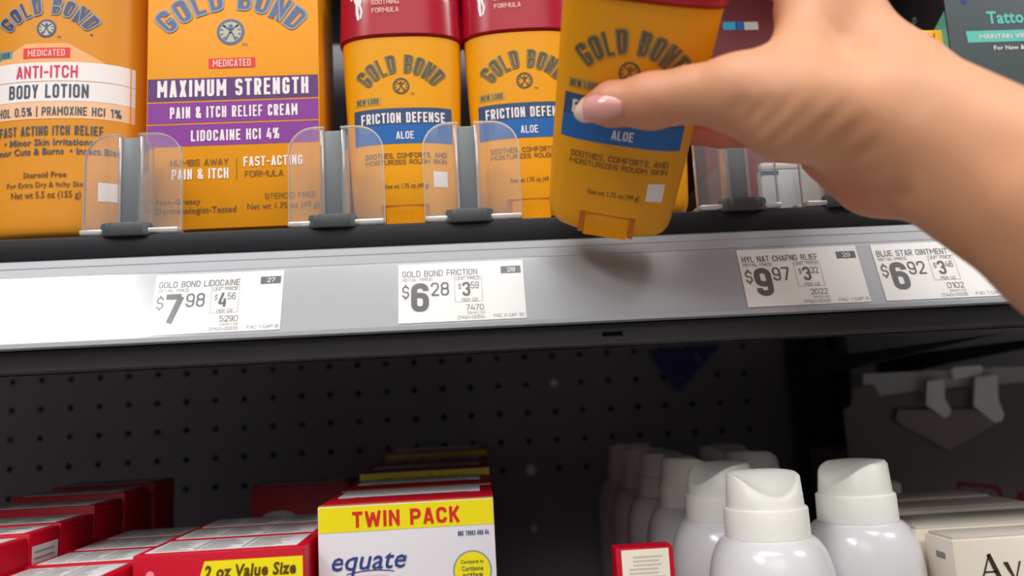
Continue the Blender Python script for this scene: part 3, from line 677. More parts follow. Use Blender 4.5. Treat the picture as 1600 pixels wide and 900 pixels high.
price_tag(rx(241, 470), 0, 'GOLD BOND LIDOCAINE', '27', '7', '98', '4', '56', '5290', '05/01/25', '0140-0003', 'FAC 1 CAP 8', 'paper price tag reading $7.98, numbered 27, half in the glare')
price_tag(rx(623, 455), 0, 'GOLD BOND FRICTION', '28', '6', '28', '3', '59', '7470', '05/01/25', '0140-0004', 'FAC 3 CAP 30', 'paper price tag reading $6.28, numbered 28')
price_tag(rx(1157, 433), 0, 'HYL NAT CHAFNG RLIEF', '29', '9', '97', '3', '32', '2022', '05/01/25', '0140-0005', 'FAC 1 CAP 6', 'paper price tag reading $9.97, numbered 29')
price_tag(rx(1368, 420), 0, 'BLUE STAR OINTMENT', '30', '6', '92', '3', '46', '0102', '05/01/25', '0140-0006', 'FAC 1 CAP 6', 'paper price tag reading $6.92, its right end under the forearm')

# ------------------------------------------------------------------ lower shelf: twin pack cartons
def twin_pack():
    w, D = .0785, .060; H = 1.2588-ZLOW
    root = empty('twin_pack_carton'); b = MB(); b.box((-w/2, 0, 0), (w/2, D, H), 'carton_white', .0006, facemats={'+z': 'red_carton', '+x': 'red_carton', '-x': 'red_carton', '+y': 'red_carton'})
    on = lambda u, v, l: (u, -l, v); top = lambda u, a, l: (u, a, H+l); s = PX(.37)
    def uv(px, py): p = P(px, py, .37); return p[0]-P(636, py, .37)[0], p[2]-ZLOW
    v = uv(636, 826)[1]; b.band(-w/2+.0004, v, w/2-.0004, H-.0006, 'yellow', on)
    b.band(-w/2+.0004, 0.0002, w/2-.0004, .0018, 'yellow', top)
    b.text('TWIN PACK', 0*s, (v+H-.0008)/2-.0002, 160*s, 23*s, 'red_ink', on, .0003, .05)
    u, q = uv(574, 882); b.text('equate', u+.0004, q, 109*s, 32*s, 'navy_print', on, .0003, .008, .25)
    u, q = uv(629, 870); b.text('TM', u, q, 11*s, 6*s, 'navy_print', on)
    n = 12; u0, q0 = uv(540, 897); V = []
    for i in range(n+1):
        t = i/n; zz = q0+.0012*math.sin(t*math.pi*.9); V += [(u0+t*70*s, -.0002, zz-.0004), (u0+t*70*s, -.0002, zz)]
    b.add(V, [(2*i, 2*i+2, 2*i+3, 2*i+1) for i in range(n)], 'navy_print'); b.band(u0, q0-.006, u0+60*s, q0-.001, 'pink_print', on)
    u, q = uv(740, 832); b.text('NDC 79903-089-64', u, q, 46*s, 7*s, 'navy_print', on)
    u, q = uv(737, 891); b.disc(u, q, 29*s, 'silver', on); b.disc(u, q, 26.5*s, 'yellow', on, .0002)
    for i, t in enumerate(('Compare to', 'Cortizone', 'active', 'ingredient')): b.text(t, u, q+(12-i*9)*s, (34-i*2)*s, 7*s, 'logo_olive', on, .0003)
    b.build('box', root, 30)
    f = MB(); f.box((-w/2+.004, .030, H), (w/2-.006, D-.001, H+.0005), 'carton_white', .0002); f.build('tuck_flap', root, 30)
    g = MB(); g.box((-w/2+.012, .004, H), (w/2-.012, .0295, H+.0003), 'red_carton', .0001); g.build('top_panel', root, 30)
    return root
tp = twin_pack(); XT = (-.0737+.0048)/2
tp.location = (XT, .370, ZLOW)
tag(tp, 'front twin pack carton with a yellow banner and white face, on the lower shelf', 'carton', 'twin pack cartons')
for i, (y, dz, lab) in enumerate(((.433, 0, 'twin pack carton directly behind the front one, its white top flap showing'), (.4985, .024, 'third twin pack carton back, brownish-yellow edge showing over the white flap'),
                                  (.562, .024, 'fourth twin pack carton back, a dim dark red top'), (.6375, .046, 'rearmost twin pack carton, an olive-yellow edge against the pegboard'))):
    c = duptree(tp); c.location = (XT, y, ZLOW); c.scale = (1, 1, 1+dz); tag(c, lab, 'carton')

# ------------------------------------------------------------------ red ointment cartons in three columns
def red_carton_mesh(w, D, H, value=False, sticker=False):
    root = empty('ointment_carton'); b = MB(); b.box((-w/2, 0, 0), (w/2, D, H), 'red_carton', .0008)
    top = lambda u, a, l: (u, a, H+l); on = lambda u, v, l: (u, -l, v)
    f = MB(); f.box((-w/2+.004, .003, H), (w/2-.004, D-.001, H+.0003), 'carton_grey', .0001)
    rnd = random.Random(int(w*1e5))
    cols = 3
    for c in range(cols):
        u0 = -w/2+.006+c*(w-.012)/cols; cw = (w-.012)/cols-.003
        for r in range(9):
            a = .005+r*(D-.008)/9; f.band(u0, a, u0+cw*rnd.uniform(.5, 1), a+.0007, 'ink_light', lambda u, v, l: (u, v, H+.0003+l))
        if c: f.band(u0-.0019, .004, u0-.0014, D-.002, 'ink', lambda u, v, l: (u, v, H+.0003+l))
    f.build('facts_panel', root, 30)
    if value:
        v1 = H-.0040; u0 = -.006
        b.poly([(u0-.003, v1-.0098), (w/2-.001, v1-.0098), (w/2-.001, v1), (u0, v1)], 'yellow', on)
        b.text('2 oz Value Size', (u0+w/2-.003)/2-.0005, v1-.0045, .0385, .0054, 'brown_ink', on, .0003, .035, .15)
        b.disc(-w/2+.0225, H-.020, .0145, 'carton_white', on, ry=.0062); b.disc(-w/2+.0075, H-.0085, .0017, 'rose_dot', on)
    else:
        b.disc(-w/2+.018, H-.022, .012, 'carton_white', on, ry=.0062)
    b.build('box', root, 30)
    if sticker:
        s = MB(); sd = lambda a, v, l: (w/2+l, a, v)
        s.band(.002, H-.022, D-.002, H-.006, 'carton_grey', sd)
        for r in range(5): s.band(.004, H-.020+r*.0027, D-.005, H-.0192+r*.0027, 'ink_light', sd, .0002)
        s.build('side_sticker', root)
    return root
G = 'red ointment cartons'
wv = .0722; vx = -.1127
for i, (y, H, lab) in enumerate(((.357, .1346, 'red carton with yellow value-size banner, front of its column left of the twin pack'), (.3925, .1348, 'red carton directly behind the value-size banner carton'), (.428, .1348, 'third red carton back in the value-size column'))):
    r = red_carton_mesh(wv, .0335, H, True); r.location = (vx, y, ZLOW); tag(r, lab, 'carton', G)
r = red_carton_mesh(.062, .03, .146, False); r.location = (-.1165, .53, ZLOW); tag(r, 'tall red carton standing at the back between value-size column and twin packs', 'carton', G)
wb = .05; bx = -.1751
for i, (y, H, lab) in enumerate(((.335, .1300, 'frontmost low red carton left of the value-size carton, white facts on top'), (.3685, .1308, 'second low red carton left of the value-size column'), (.402, .131, 'third low red carton left of the value-size column'), (.4355, .131, 'rearmost low red carton left of the value-size column, dark'))):
    r = red_carton_mesh(wb*.985, .0322, H, False); r.location = (bx, y, ZLOW); tag(r, lab, 'carton', G)
wc = .062; ccx = -.2005-wc/2
for i, (y, H, lab) in enumerate(((.3405, .1425, 'red carton at the left edge, front of the outer column'), (.3742, .1440, 'red carton with a grey sticker on its side, second in the outer left column'), (.4012, .1450, 'third red carton in the outer left column'),
                                 (.4345, .1490, 'fourth red carton in the outer left column, dim'), (.470, .152, 'fifth red carton in the outer left column, nearly black'), (.512, .1535, 'rearmost red carton in the outer left column, with a dull maroon top'))):
    D = .0325 if i != 1 else .0262
    r = red_carton_mesh(wc, D, H, False, i == 1); r.location = (ccx, y, ZLOW); tag(r, lab, 'carton', G)
def slim():
    p0, p1 = P(961, 858, .362), P(1052, 856, .362); w = p1[0]-p0[0]; H = p0[2]-ZLOW; D = .012
    root = empty('slim_carton', ((p0[0]+p1[0])/2, .362, ZLOW)); tag(root, 'narrow red carton with white facts panel facing out, in front of the spray cans', 'carton')
    b = MB(); b.box((-w/2, 0, 0), (w/2, D, H), 'red_carton', .0007); b.build('box', root, 30)
    f = MB(); f.box((-w/2+.0026, -.0002, .004), (w/2-.0022, .0004, H-.0008), 'cream', .0001)
    on = lambda u, v, l: (u, -.0002-l, v); rnd = random.Random(3)
    for r in range(26): f.band(-w/2+.0055+(.002 if r < 3 else 0), H-.0042-r*.0017, w/2-.0040-rnd.random()*.005, H-.0036-r*.0017, 'facts_ink', on)
    f.build('facts_panel', root, 30)
slim()

# ------------------------------------------------------------------ spray cans
def can():
    root = empty('spray_can'); b = MB(); R = []
    prof = [(.020, 0), (.0275, .0005), (.028, .002), (.028, .098)]
    for k in range(1, 13):
        t = k/12*math.pi/2; prof.append((.0175+.0105*math.cos(t), .098+.027*math.sin(t)**.9))
    b.loft([se_ring(r, r, 2, z, 56) for r, z in prof], 'can_white')
    b.text('DRY SPRAY', .0225, .099, .008, .0018, 'ink', lambda u, v, l: (u, -math.sqrt(max(0, .0278**2-u*u))-l-.0003, v))
    b.build('body', root, 60)
    c = MB(); r0 = .0182
    c.loft([se_ring(r, r, 2, z, 56) for r, z in ((.0180, .1245), (.0188, .1250), (.0186, .1370), (.0182, .1376), (.0176, .1378))], 'cap_white', True, True)
    c.build('cap_skirt', root, 50)
    a = MB(); N = 64; M = 14; R1 = .0172; H = .0155; V = []; Fs = []
    def rad(z): return R1-(z/H)*.0010
    def topz(x, y):
        f = min(1, max(0, (.010-y)/.026)); s = f*f*(3-2*f)
        g = max(0, 1-(x/.0168)**2)**1.15
        return H-.0100*s*g
    def edge(rho): return 0.0 if rho < .9 else .0016*((rho-.9)/.1)**2
    V.append((0, 0, .1378+topz(0, 0)))
    for m in range(1, M+1):
        rho = m/M
        for k in range(N):
            t = 2*math.pi*k/N; x, y = R1*.95*rho*math.cos(t), R1*.95*rho*math.sin(t); V.append((x, y, .1378+topz(x, y)-edge(rho)))
    for k in range(N): Fs.append((0, 1+k, 1+(k+1) % N))
    for m in range(M-1):
        for k in range(N): Fs.append((1+m*N+k, 1+(m+1)*N+k, 1+(m+1)*N+(k+1) % N, 1+m*N+(k+1) % N))
    top0 = 1+(M-1)*N; base = len(V)
    for k in range(N): t = 2*math.pi*k/N; V.append((R1*math.cos(t), R1*math.sin(t), .1376))
    for k in range(N): Fs.append((top0+k, base+k, base+(k+1) % N, top0+(k+1) % N))
    a.add(V, Fs, 'cap_white'); a.build('spray_cap', root, 55)
    return root
CAN = can(); CX, CX2 = .1285, .1722
CAN.location = (CX, .371, ZLOW+.0015-.0015); CAN.rotation_euler = (0, 0, math.radians(3))
GC = 'white spray cans'
tag(CAN, 'white spray can with scoop facing forward, front one beside the narrow red carton', 'spray can', GC)
labs = ('white spray can second in the column behind the front can', 'white spray can third in the column behind the front can', 'white spray can fourth in that column, greyed by shade', 'white spray can fifth in that column, dim', 'rearmost white spray can behind the front can, its dim cap highest')
for i, lab in enumerate(labs):
    c = duptree(CAN); c.location = (CX-.003-(i*.0012), .4295+i*.0572, ZLOW); c.rotation_euler = (0, 0, math.radians((-70, 85, 60, 120, 190)[i])); tag(c, lab, 'spray can')
for y, x, a, lab in ((.399, .1838, -72, 'white spray can beside the cream cartons, scoop of its cap turned left'), (.5155, .1725, 100, 'dim white spray can seen over the cap of the front can'), (.5728, .1725, 30, 'darkest white spray can at the back against the pegboard')):
    c = duptree(CAN); c.location = (x, y, ZLOW); c.rotation_euler = (0, 0, math.radians(a)); tag(c, lab, 'spray can')
for px, py, x, y, rot in ():
    pass

# ------------------------------------------------------------------ cream cartons at the right
def cream(x0, y, w, D, H, lab, word=False):
    root = empty('lotion_carton', (x0+w/2, y, ZLOW)); tag(root, lab, 'carton', 'cream cartons in the right bay')
    b = MB(); b.box((-w/2, 0, 0), (w/2, D, H), 'cream', .0007); s = PX(y)
    if word:
        p = P(1530, 889, y); u = p[0]-x0-w/2; v = p[2]-ZLOW
        on = lambda u, v, l: (u, -l, v)
        # serif lettering: A v e e n o with thick and thin strokes
        hh = .0118; 
        def q(pts): b.poly([(u+x*hh, v-.5*hh+yy*hh) for x, yy in pts], 'serif_ink', on, .0002)
        q([(0, 0), (.08, 0), (.47, 1), (.43, 1.06)]); q([(.34, 1), (.50, 1.06), (.92, 0), (.72, 0)]); q([(.18, .34), (.70, .34), (.68, .40), (.20, .40)]); q([(-.06, 0), (.16, 0), (.16, .04), (-.06, .04)]); q([(.64, 0), (1.0, 0), (1.0, .04), (.64, .04)])
        q([(.96, .70), (1.16, .70), (1.42, 0), (1.36, -.02)]); q([(1.36, -.02), (1.42, 0), (1.68, .70), (1.60, .70)])
        b.text('eeno', u+3.0*hh, v-.5*hh+.35*hh, 2.3*hh, .74*hh, 'serif_ink', on, .0002, .0)
        sd = lambda a, vv, l: (-w/2-l, a, vv); b.band(D*.3, H-.0095, D*.62, H-.0065, 'ink_light', sd)
    b.build('box', root, 30)
    t = MB(); t.box((-w/2+.0015, .0025, H-.0002), (w/2-.0015, D-.001, H+.0012), 'cream_dark', .0004); t.build('tuck_flap', root, 30)
AX = .2133; AH = 1.2275-ZLOW
cream(AX, .370, .095, .0235, AH, 'cream carton with dark serif lettering, front right of the lower shelf', True)
cream(AX-.003, .3955, .095, .0235, AH+.001, 'second cream carton behind the lettered one')
cream(AX+.001, .4215, .095, .0235, AH-.0005, 'third cream carton behind the lettered one')
cream(AX-.002, .448, .095, .03, AH+.002, 'fourth cream carton behind the lettered one, dim')
cream(AX+.000, .484, .095, .03, AH+.002, 'fifth cream carton back in the lettered row, in shade')
c0 = P(1360, 770, .52); cream(c0[0]-.004, .53, .03, .03, c0[2]+.004-ZLOW, 'small grey-cream carton behind the right-hand spray can')

# ------------------------------------------------------------------ dim display carton with notches, right bay
def display():
    Y = .575
    o = P(1450, 690, Y); root = empty('display_carton', (o[0], Y, ZLOW)); tag(root, 'dim grey-brown display carton with notched top and white tabs, back of the right bay', 'display carton')
    def L(pts): return [(P(x, y, Y)[0]-o[0], P(x, y, Y)[2]-ZLOW) for x, y in pts]
    xl = L([(1322, 700)])[0][0]; xr = xl+.21
    front = L([(1318, 640), (1330, 634), (1332, 606), (1366, 602), (1376, 622), (1440, 612), (1440, 636), (1472, 652), (1476, 610), (1516, 604), (1516, 640), (1556, 660), (1552, 604), (1640, 598)])
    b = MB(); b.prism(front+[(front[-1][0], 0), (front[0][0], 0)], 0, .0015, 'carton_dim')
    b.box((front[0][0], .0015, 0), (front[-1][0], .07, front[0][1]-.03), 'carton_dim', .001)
    on = lambda u, v, l: (u, -l, v)
    fr = L([(1495, 752), (1558, 758), (1566, 766), (1566, 790), (1560, 790), (1559, 770), (1553, 764), (1501, 759), (1501, 776), (1495, 776)])
    b.add([on(u, v, .0002) for u, v in fr], [(0, 1, 6, 7), (1, 2, 5, 6), (2, 3, 4, 5), (0, 7, 8, 9)], 'maroon_ink')
    fr = L([(1588, 768), (1610, 770), (1610, 792), (1588, 790)]); b.poly(fr, 'maroon_ink', on)
    b.build('tray', root)
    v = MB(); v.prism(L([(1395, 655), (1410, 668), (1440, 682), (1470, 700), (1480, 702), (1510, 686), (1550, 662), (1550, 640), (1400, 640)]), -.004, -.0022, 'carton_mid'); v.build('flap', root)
    for k in (0, 1):
        pts = ([(1442, 596), (1468, 594), (1468, 622), (1478, 640), (1476, 648), (1468, 653), (1440, 632)], [(1516, 590), (1550, 586), (1551, 624), (1560, 648), (1556, 658), (1546, 660), (1513, 634)])[k]
        t = MB(); t.prism(L(pts), -.0065, -.0045, 'carton_tab'); t.build('white_tab', root)
    t = MB(); t.prism(L([(1352, 584), (1640, 570), (1640, 640), (1352, 655)]), .003, .005, 'tray_grey'); t.build('header_strip', root)
    t = MB(); t.prism(L([(1484, 578), (1490, 574), (1530, 571), (1534, 576), (1530, 588), (1488, 592)]), -.002, .002, 'glint_white'); t.build('clip', root)  # solid white patch painted in for a bright glare above the carton
display()

# ------------------------------------------------------------------ odds and ends on the pegboard
def spot(px, py, r, lab):  # white disc that paints light showing through a pegboard hole
    p = P(px, py, YP); pitch = .0242
    x = -.3935+round((p[0]+.3935)/pitch)*pitch; z = 1.3155+round((p[2]-1.3155)/pitch)*pitch
    b = MB(); b.loft([se_ring(q, q, 2, zz, 20) for q, zz in ((r*.8, 0), (r*1.0, .0006), (r*.9, .0012), (r*.4, .0018))], 'hole_light_white'); 
    b.loft([se_ring(q, q, 2, zz, 12) for q, zz in ((.0018, -.0035), (.0018, .0003))], 'hole_light_white')
    b.v = [(x0, -z0, y0) for x0, y0, z0 in b.v]
    o = b.build('hole_light', smooth=50, loc=(x, YP-.0001, z)); tag(o, lab, 'spot', 'white spots painted as light through the pegboard')
spot(822, 734, .0042, 'round white plug painted as light through a pegboard hole, brightest, right of the twin packs')
spot(858, 599, .0031, 'small pale plug painted as light through a pegboard hole close under the upper shelf')
spot(826, 826, .0026, 'dim pale plug painted as light through a hole, low right of the twin pack')
def pennant():
    o = P(1062, 560, .69); b = MB()
    def L(pts): return [(P(x, y, .69)[0]-o[0], P(x, y, .69)[2]-o[2]) for x, y in pts]
    root = empty('pennant', (o[0], .694, o[2])); tag(root, 'dark navy triangular paper pennant hanging under the shelf against the pegboard', 'pennant')
    b.prism(L([(1014, 548), (1126, 540), (1062, 613)]), -.001, 0, 'pennant_navy'); b.build('paper', root)
    t = MB(); t.prism(L([(1084, 552), (1090, 551), (1100, 566), (1096, 570)]), -.0016, -.001, 'carton_dim'); t.build('tape', root)
pennant()

# ------------------------------------------------------------------ the hand
def hand():
    vx = .00115
    J = lambda px, py, Y: np.array(P(px, py, Y))
    prims = []                       # (a, b, ra, rb, blend, redness)
    def rc(a, b, ra, rb, k=.006, red=0.0): prims.append((a, b, ra/1000, rb/1000, k, red))
    # forearm: radius side, flexor side
    for p, q, r0, r1, k in (((1398, 151, .276), (1690, 324, .226), 20.5, 23.6, .010), ((1412, 232, .278), (1690, 400, .232), 19.5, 21.0, .007), ((1420, 180, .288), (1700, 360, .250), 20, 23, .012)):
        p, q = J(*p), J(*q); e = q+(q-p)*1.5; rc(p, q, r0, r1, k); rc(q, e, r1, r1+7, .010)
    # palm
    wr = J(1400, 185, .285)
    rc(J(1386, 132, .278), J(1288, -8, .290), 17.5, 14.5, .012)      # index metacarpal
    rc(wr, J(1268, 78, .316), 17, 12.5, .014); rc(wr, J(1262, 132, .330), 17, 12, .014); rc(wr, J(1264, 185, .338), 16, 11, .014)
    rc(J(1290, -8, .290), J(1268, 78, .316), 13.5, 12, .014); rc(J(1300, 60, .296), J(1270, 150, .315), 14, 13, .014)
    rc(J(1318, 222, .292), J(1372, 262, .284), 17.5, 18.5, .010, .45)   # heel of the palm
    # thumb
    mcp = J(1152, 146, .2735)
    t1, t2, t3, t4 = HP(1080, 148, -.0145-.0102), HP(1018, 158, -.0145-.0096), HP(955, 163, -.0145-.0080), HP(922, 170, -.0145-.0060)
    rc(J(1372, 190, .270), J(1235, 168, .270), 20, 17.0, .012)
    rc(J(1235, 168, .270), mcp, 17.0, 13.4, .010)
    rc(mcp, t1, 13.0, 10.0, .006, .12); rc(t1, t2, 10.0, 10.2, .004, .12)
    rc(t2, t3, 9.9, 8.3, .004, .25); rc(t3, t4, 8.2, 5.2, .003, .35)
    # web between thumb and index
    rc(J(1235, 110, .272), J(1262, 20, .285), 10, 10, .014)
    # fingers behind the stick
    ip, idd, it = J(1214, -42, .312), HP(1140, -62, .0255), HP(1088, -64, .0235)
    rc(J(1282, -6, .292), ip, 12, 9.8, .006, .2); rc(ip, idd, 9.4, 8.3, .003, .3); rc(idd, it, 8.2, 7.0, .003, .4)
    for m, p, d, t, k in (((1262, 92, .316), (1198, 122, .328), (1132, 128), (1084, 128), 1), ((1258, 140, .328), (1194, 162, .337), (1122, 166), (1072, 166), 1), ((1256, 186, .332), (1192, 203, .340), (1126, 205), (1080, 205), .9)):
        p3 = J(*p); d3 = HP(*d, .0150+.0082*k); t3_ = HP(*t, .0150+.0070*k)
        rc(J(*m), p3, 9.8*k, 9.0*k, .005, .8); rc(p3, d3, 8.8*k, 8.0*k, .002, .8); rc(d3, t3_, 7.9*k, 6.8*k, .002, .8)
    lo = np.min([np.minimum(p[0], p[1])-max(p[2], p[3]) for p in prims], axis=0)-.006; hi = np.max([np.maximum(p[0], p[1])+max(p[2], p[3]) for p in prims], axis=0)+.006
    n = ((hi-lo)/vx).astype(int)+1
    ax = [lo[i]+vx*np.arange(n[i], dtype=np.float32) for i in range(3)]
    D = np.full(n, 1.0, np.float32)
    for a, b_, ra, rb, k, red in prims:
        m = max(ra, rb)+.016
        i0 = np.maximum(((np.minimum(a, b_)-m-lo)/vx).astype(int), 0); i1 = np.minimum(((np.maximum(a, b_)+m-lo)/vx).astype(int)+2, n)
        if np.any(i1 <= i0): continue
        X = ax[0][i0[0]:i1[0], None, None]-a[0]; Y = ax[1][None, i0[1]:i1[1], None]-a[1]; Z = ax[2][None, None, i0[2]:i1[2]]-a[2]
        d = (b_-a).astype(np.float32); L = float(d@d); t = np.clip((X*d[0]+Y*d[1]+Z*d[2])/L, 0, 1)
        q = np.sqrt((X-t*d[0])**2+(Y-t*d[1])**2+(Z-t*d[2])**2)-(ra+(rb-ra)*t)
        S = D[i0[0]:i1[0], i0[1]:i1[1], i0[2]:i1[2]]
        h = np.maximum(k-np.abs(S-q), 0)/k
        S[...] = np.minimum(S, q)-h*h*k*.25
    # surface nets
    s = D < 0
    c = [s[dx:n[0]-1+dx, dy:n[1]-1+dy, dz:n[2]-1+dz] for dx in (0, 1) for dy in (0, 1) for dz in (0, 1)]
    anyc = c[0].copy(); allc = c[0].copy()
    for q in c[1:]: anyc |= q; allc &= q
    act = np.argwhere(anyc & ~allc); idx = np.full(np.array(s.shape)-1, -1, np.int64); idx[tuple(act.T)] = np.arange(len(act))
    offs = np.array([(dx, dy, dz) for dx in (0, 1) for dy in (0, 1) for dz in (0, 1)])
    vals = np.stack([D[act[:, 0]+o[0], act[:, 1]+o[1], act[:, 2]+o[2]] for o in offs], 1)
    acc = np.zeros((len(act), 3)); cnt = np.zeros(len(act))
    for i in range(8):
        for j in range(i+1, 8):
            if np.abs(offs[i]-offs[j]).sum() != 1: continue
            a, b_ = vals[:, i], vals[:, j]; m = (a < 0) != (b_ < 0); t = np.where(m, a/np.where(m, a-b_, 1), 0)
            acc += np.where(m[:, None], offs[i]+t[:, None]*(offs[j]-offs[i]), 0); cnt += m
    V = lo+vx*(act+acc/cnt[:, None])
    Fs = []
    for axn in range(3):
        o1, o2 = [(1, 2), (2, 0), (0, 1)][axn]
        sh = [slice(None)]*3; sh2 = [slice(None)]*3; sh[axn] = slice(0, -1); sh2[axn] = slice(1, None)
        e = np.argwhere(s[tuple(sh)] != s[tuple(sh2)])
        ok = (e[:, o1] > 0) & (e[:, o2] > 0) & (e[:, o1] < n[o1]-1) & (e[:, o2] < n[o2]-1); e = e[ok]
        ins = s[tuple(sh)][tuple(e.T)]
        def cell(a, b_): q = e.copy(); q[:, o1] -= a; q[:, o2] -= b_; return idx[tuple(q.T)]
        qd = np.stack([cell(1, 1), cell(0, 1), cell(0, 0), cell(1, 0)], 1); qd[~ins] = qd[~ins][:, ::-1]; Fs.append(qd)
    Fs = np.concatenate(Fs)
    # a little relaxing, then skin creases cut along lines
    E = np.concatenate([Fs[:, [0, 1]], Fs[:, [1, 2]], Fs[:, [2, 3]], Fs[:, [3, 0]]])
    def relax(V, lam):
        A = np.zeros_like(V); C = np.zeros(len(V))
        np.add.at(A, E[:, 0], V[E[:, 1]]); np.add.at(C, E[:, 0], 1); np.add.at(A, E[:, 1], V[E[:, 0]]); np.add.at(C, E[:, 1], 1)
        return V+lam*(A/C[:, None]-V)
    for k in range(5): V = relax(V, .5); V = relax(V, -.52)
    def normals(V):
        fn = np.cross(V[Fs[:, 2]]-V[Fs[:, 0]], V[Fs[:, 3]]-V[Fs[:, 1]]); N = np.zeros_like(V)
        for i in range(4): np.add.at(N, Fs[:, i], fn)
        return N/np.maximum(np.linalg.norm(N, axis=1), 1e-12)[:, None]
    N = normals(V); disp = np.zeros(len(V))
    def groove(p, q, wdt, dep):
        a, b_ = J(*p), J(*q); d = b_-a; t = np.clip(((V-a)@d)/(d@d), 0, 1); r = np.linalg.norm((V-a-t[:, None]*d)*np.array([1, .35, 1]), axis=1)
        disp[:] -= dep*np.exp(-(r/wdt)**2)*np.sin(math.pi*np.clip(t, 0, 1))
    for x, sl, dp in ((1006, 4, .00035), (1017, 8, .00065), (1029, 6, .0004), (1042, 2, .0003)): groove((x, 112, .2790), (x+sl, 196, .2790), .0011, dp)
    for k, (x, y, ln) in enumerate(((1140, 176, 34), (1164, 186, 46), (1192, 192, 62), (1222, 202, 70), (1256, 216, 74), (1292, 234, 66), (1326, 256, 50))):
        groove((x+ln, y-ln*.85, .256), (x-ln*.6, y+ln*.7, .262), .0030, .0013)
    groove((1370, 176, .266), (1510, 236, .250), .008, .0030); groove((1460, 216, .252), (1760, 360, .205), .010, .0048); groove((1375, 300, .268), (1480, 330, .262), .003, .0016)
    V = V+N*disp[:, None]
    red = np.zeros(len(V)); dm = np.full(len(V), 9.)
    for a, b_, ra, rb, k, rd in prims:
        d = b_-a; t = np.clip(((V-a)@d)/(d@d), 0, 1); q = np.linalg.norm(V-a-t[:, None]*d, axis=1)-(ra+(rb-ra)*t); wgt = np.exp(-np.maximum(q, 0)/.004); red = np.maximum(red, wgt*rd)
    if DEBUG:
        q = (V-hl)@HELD_M; n_in = 0; deep = 0
        for a in q:
            if 0 < a[2] < .128:
                A, B_ = stick_dims(min(a[2], .097)); f_ = (abs(a[0])/A)**SN+(abs(a[1])/B_)**SN
                if f_ < 1: n_in += 1; deep = max(deep, (1-f_**(1/SN))*B_)
        print('HAND IN STICK', n_in, 'of', len(V), 'deepest', deep)
    root = empty('person', tuple(J(1400, 185, .285))); tag(root, 'bare right hand and forearm of a person reaching in, gripping an orange stick', 'person')
    O = np.array(root.location)
    me = bpy.data.meshes.new('arm'); me.from_pydata((V-O).tolist(), [], Fs.tolist()); me.polygons.foreach_set('use_smooth', [True]*len(Fs))
    at = me.attributes.new('flush', 'FLOAT', 'POINT'); at.data.foreach_set('value', red.astype(np.float32))
    m = bpy.data.materials.new('skin'); m.use_nodes = True; nt = m.node_tree; b = nt.nodes['Principled BSDF']
    tc = nt.nodes.new('ShaderNodeTexCoord'); nz = nt.nodes.new('ShaderNodeTexNoise'); nz.inputs['Scale'].default_value = 55; nz.inputs['Detail'].default_value = 3
    nt.links.new(tc.outputs['Object'], nz.inputs['Vector'])
    c1 = nt.nodes.new('ShaderNodeMix'); c1.data_type = 'RGBA'; c1.inputs['A'].default_value = (*lin((203, 144, 108)), 1); c1.inputs['B'].default_value = (*lin((217, 160, 122)), 1); nt.links.new(nz.outputs['Fac'], c1.inputs['Factor'])
    av = nt.nodes.new('ShaderNodeAttribute'); av.attribute_name = 'flush'
    c2 = nt.nodes.new('ShaderNodeMix'); c2.data_type = 'RGBA'; c2.inputs['B'].default_value = (*lin((206, 104, 92)), 1)
    nt.links.new(c1.outputs['Result'], c2.inputs['A']); nt.links.new(av.outputs['Fac'], c2.inputs['Factor']); nt.links.new(c2.outputs['Result'], b.inputs['Base Color'])
    b.inputs['Roughness'].default_value = .5; b.inputs['Specular IOR Level'].default_value = .35; b.inputs['Subsurface Weight'].default_value = .12; b.inputs['Subsurface Radius'].default_value = (.8, .3, .15); b.inputs['Subsurface Scale'].default_value = .004
    n2 = nt.nodes.new('ShaderNodeTexVoronoi'); n2.inputs['Scale'].default_value = 900; nt.links.new(tc.outputs['Object'], n2.inputs['Vector'])
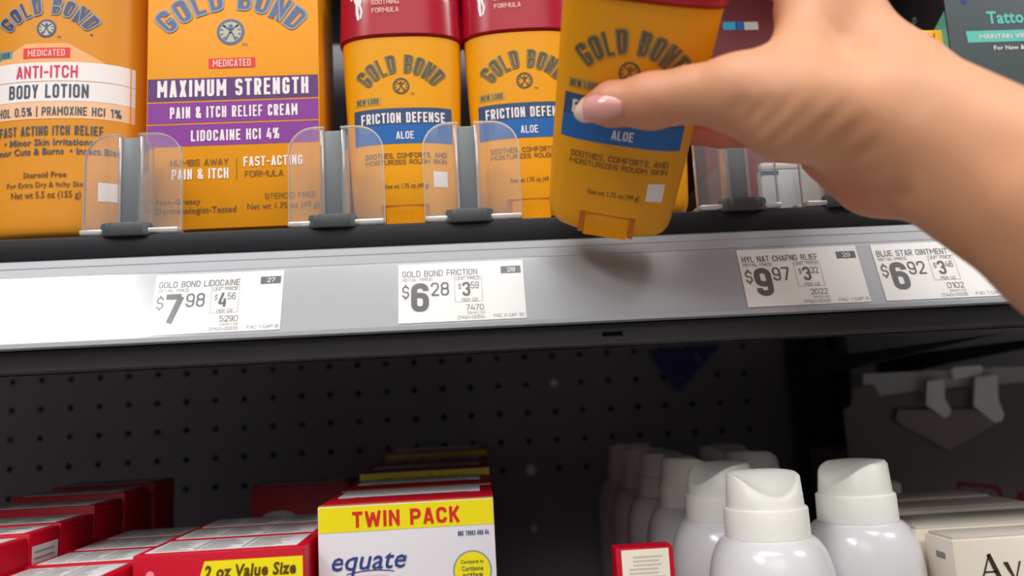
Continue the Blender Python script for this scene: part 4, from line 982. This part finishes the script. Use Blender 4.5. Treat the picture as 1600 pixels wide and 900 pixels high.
    bp = nt.nodes.new('ShaderNodeBump'); bp.inputs['Strength'].default_value = .12; bp.inputs['Distance'].default_value = .0003; nt.links.new(n2.outputs['Distance'], bp.inputs['Height']); nt.links.new(bp.outputs['Normal'], b.inputs['Normal'])
    me.materials.append(m); me.update()
    o = bpy.data.objects.new('arm', me); COL.objects.link(o); o.parent = root
    # thumbnail: a curved plate laid on the dorsal side of the thumb tip
    mat('nail_pink', (214, 148, 140), .22, .5, coat=.4); mat('nail_tip', (222, 200, 178), .25, .5, coat=.4)
    NU, NV = 22, 12; pts = []
    base, tip = HP(971, 164, -.0145-.0178), HP(896, 176, -.0145-.0100); ax_ = tip-base; Ln = np.linalg.norm(ax_); ax_ = ax_/Ln
    upv = np.array([0.08, -.22, 1.0]); upv -= ax_*(upv@ax_); upv /= np.linalg.norm(upv); out = np.cross(ax_, upv); out = out if out[1] < 0 else -out
    for i in range(NU+1):
        t = i/NU
        hw = .0052*(1-.10*t) if t < .62 else .0052*.94*math.sqrt(max(0, 1-((t-.62)/.40)**2)); hw *= min(1, .55+1.6*t) if t < .3 else 1
        for j in range(NV+1):
            a = (j/NV*2-1)*1.0; w_ = hw*math.sin(a)/math.sin(1.0); dp = -.0052*(1-math.cos(a))*(hw/.0052)
            pts.append(base+ax_*(t*Ln)+upv*w_+out*(dp+.0036*4*t*(1-t)))
    f = MB(); W = NV+1; q = [tuple(p-O) for p in pts]; qb = [tuple(p-O-out*.0006) for p in pts]; nn = len(q)
    cut = int(NU*.74)
    f.add(q+qb, [], 'nail_pink')
    for i in range(NU):
        for j in range(NV):
            a = i*W+j; mm = f.mi('nail_pink' if i < cut else 'nail_tip')
            f.f.append((a, a+1, a+W+1, a+W)); f.m.append(mm); f.f.append((nn+a+W, nn+a+W+1, nn+a+1, nn+a)); f.m.append(mm)
    for i in range(NU):
        for j in (0, NV): a = i*W+j; f.f.append((a, a+W, nn+a+W, nn+a)); f.m.append(0)
    for i in (0, NU):
        for j in range(NV): a = i*W+j; f.f.append((a, a+1, nn+a+1, nn+a)); f.m.append(0)
    f.build('thumbnail', root, 60)
hand()
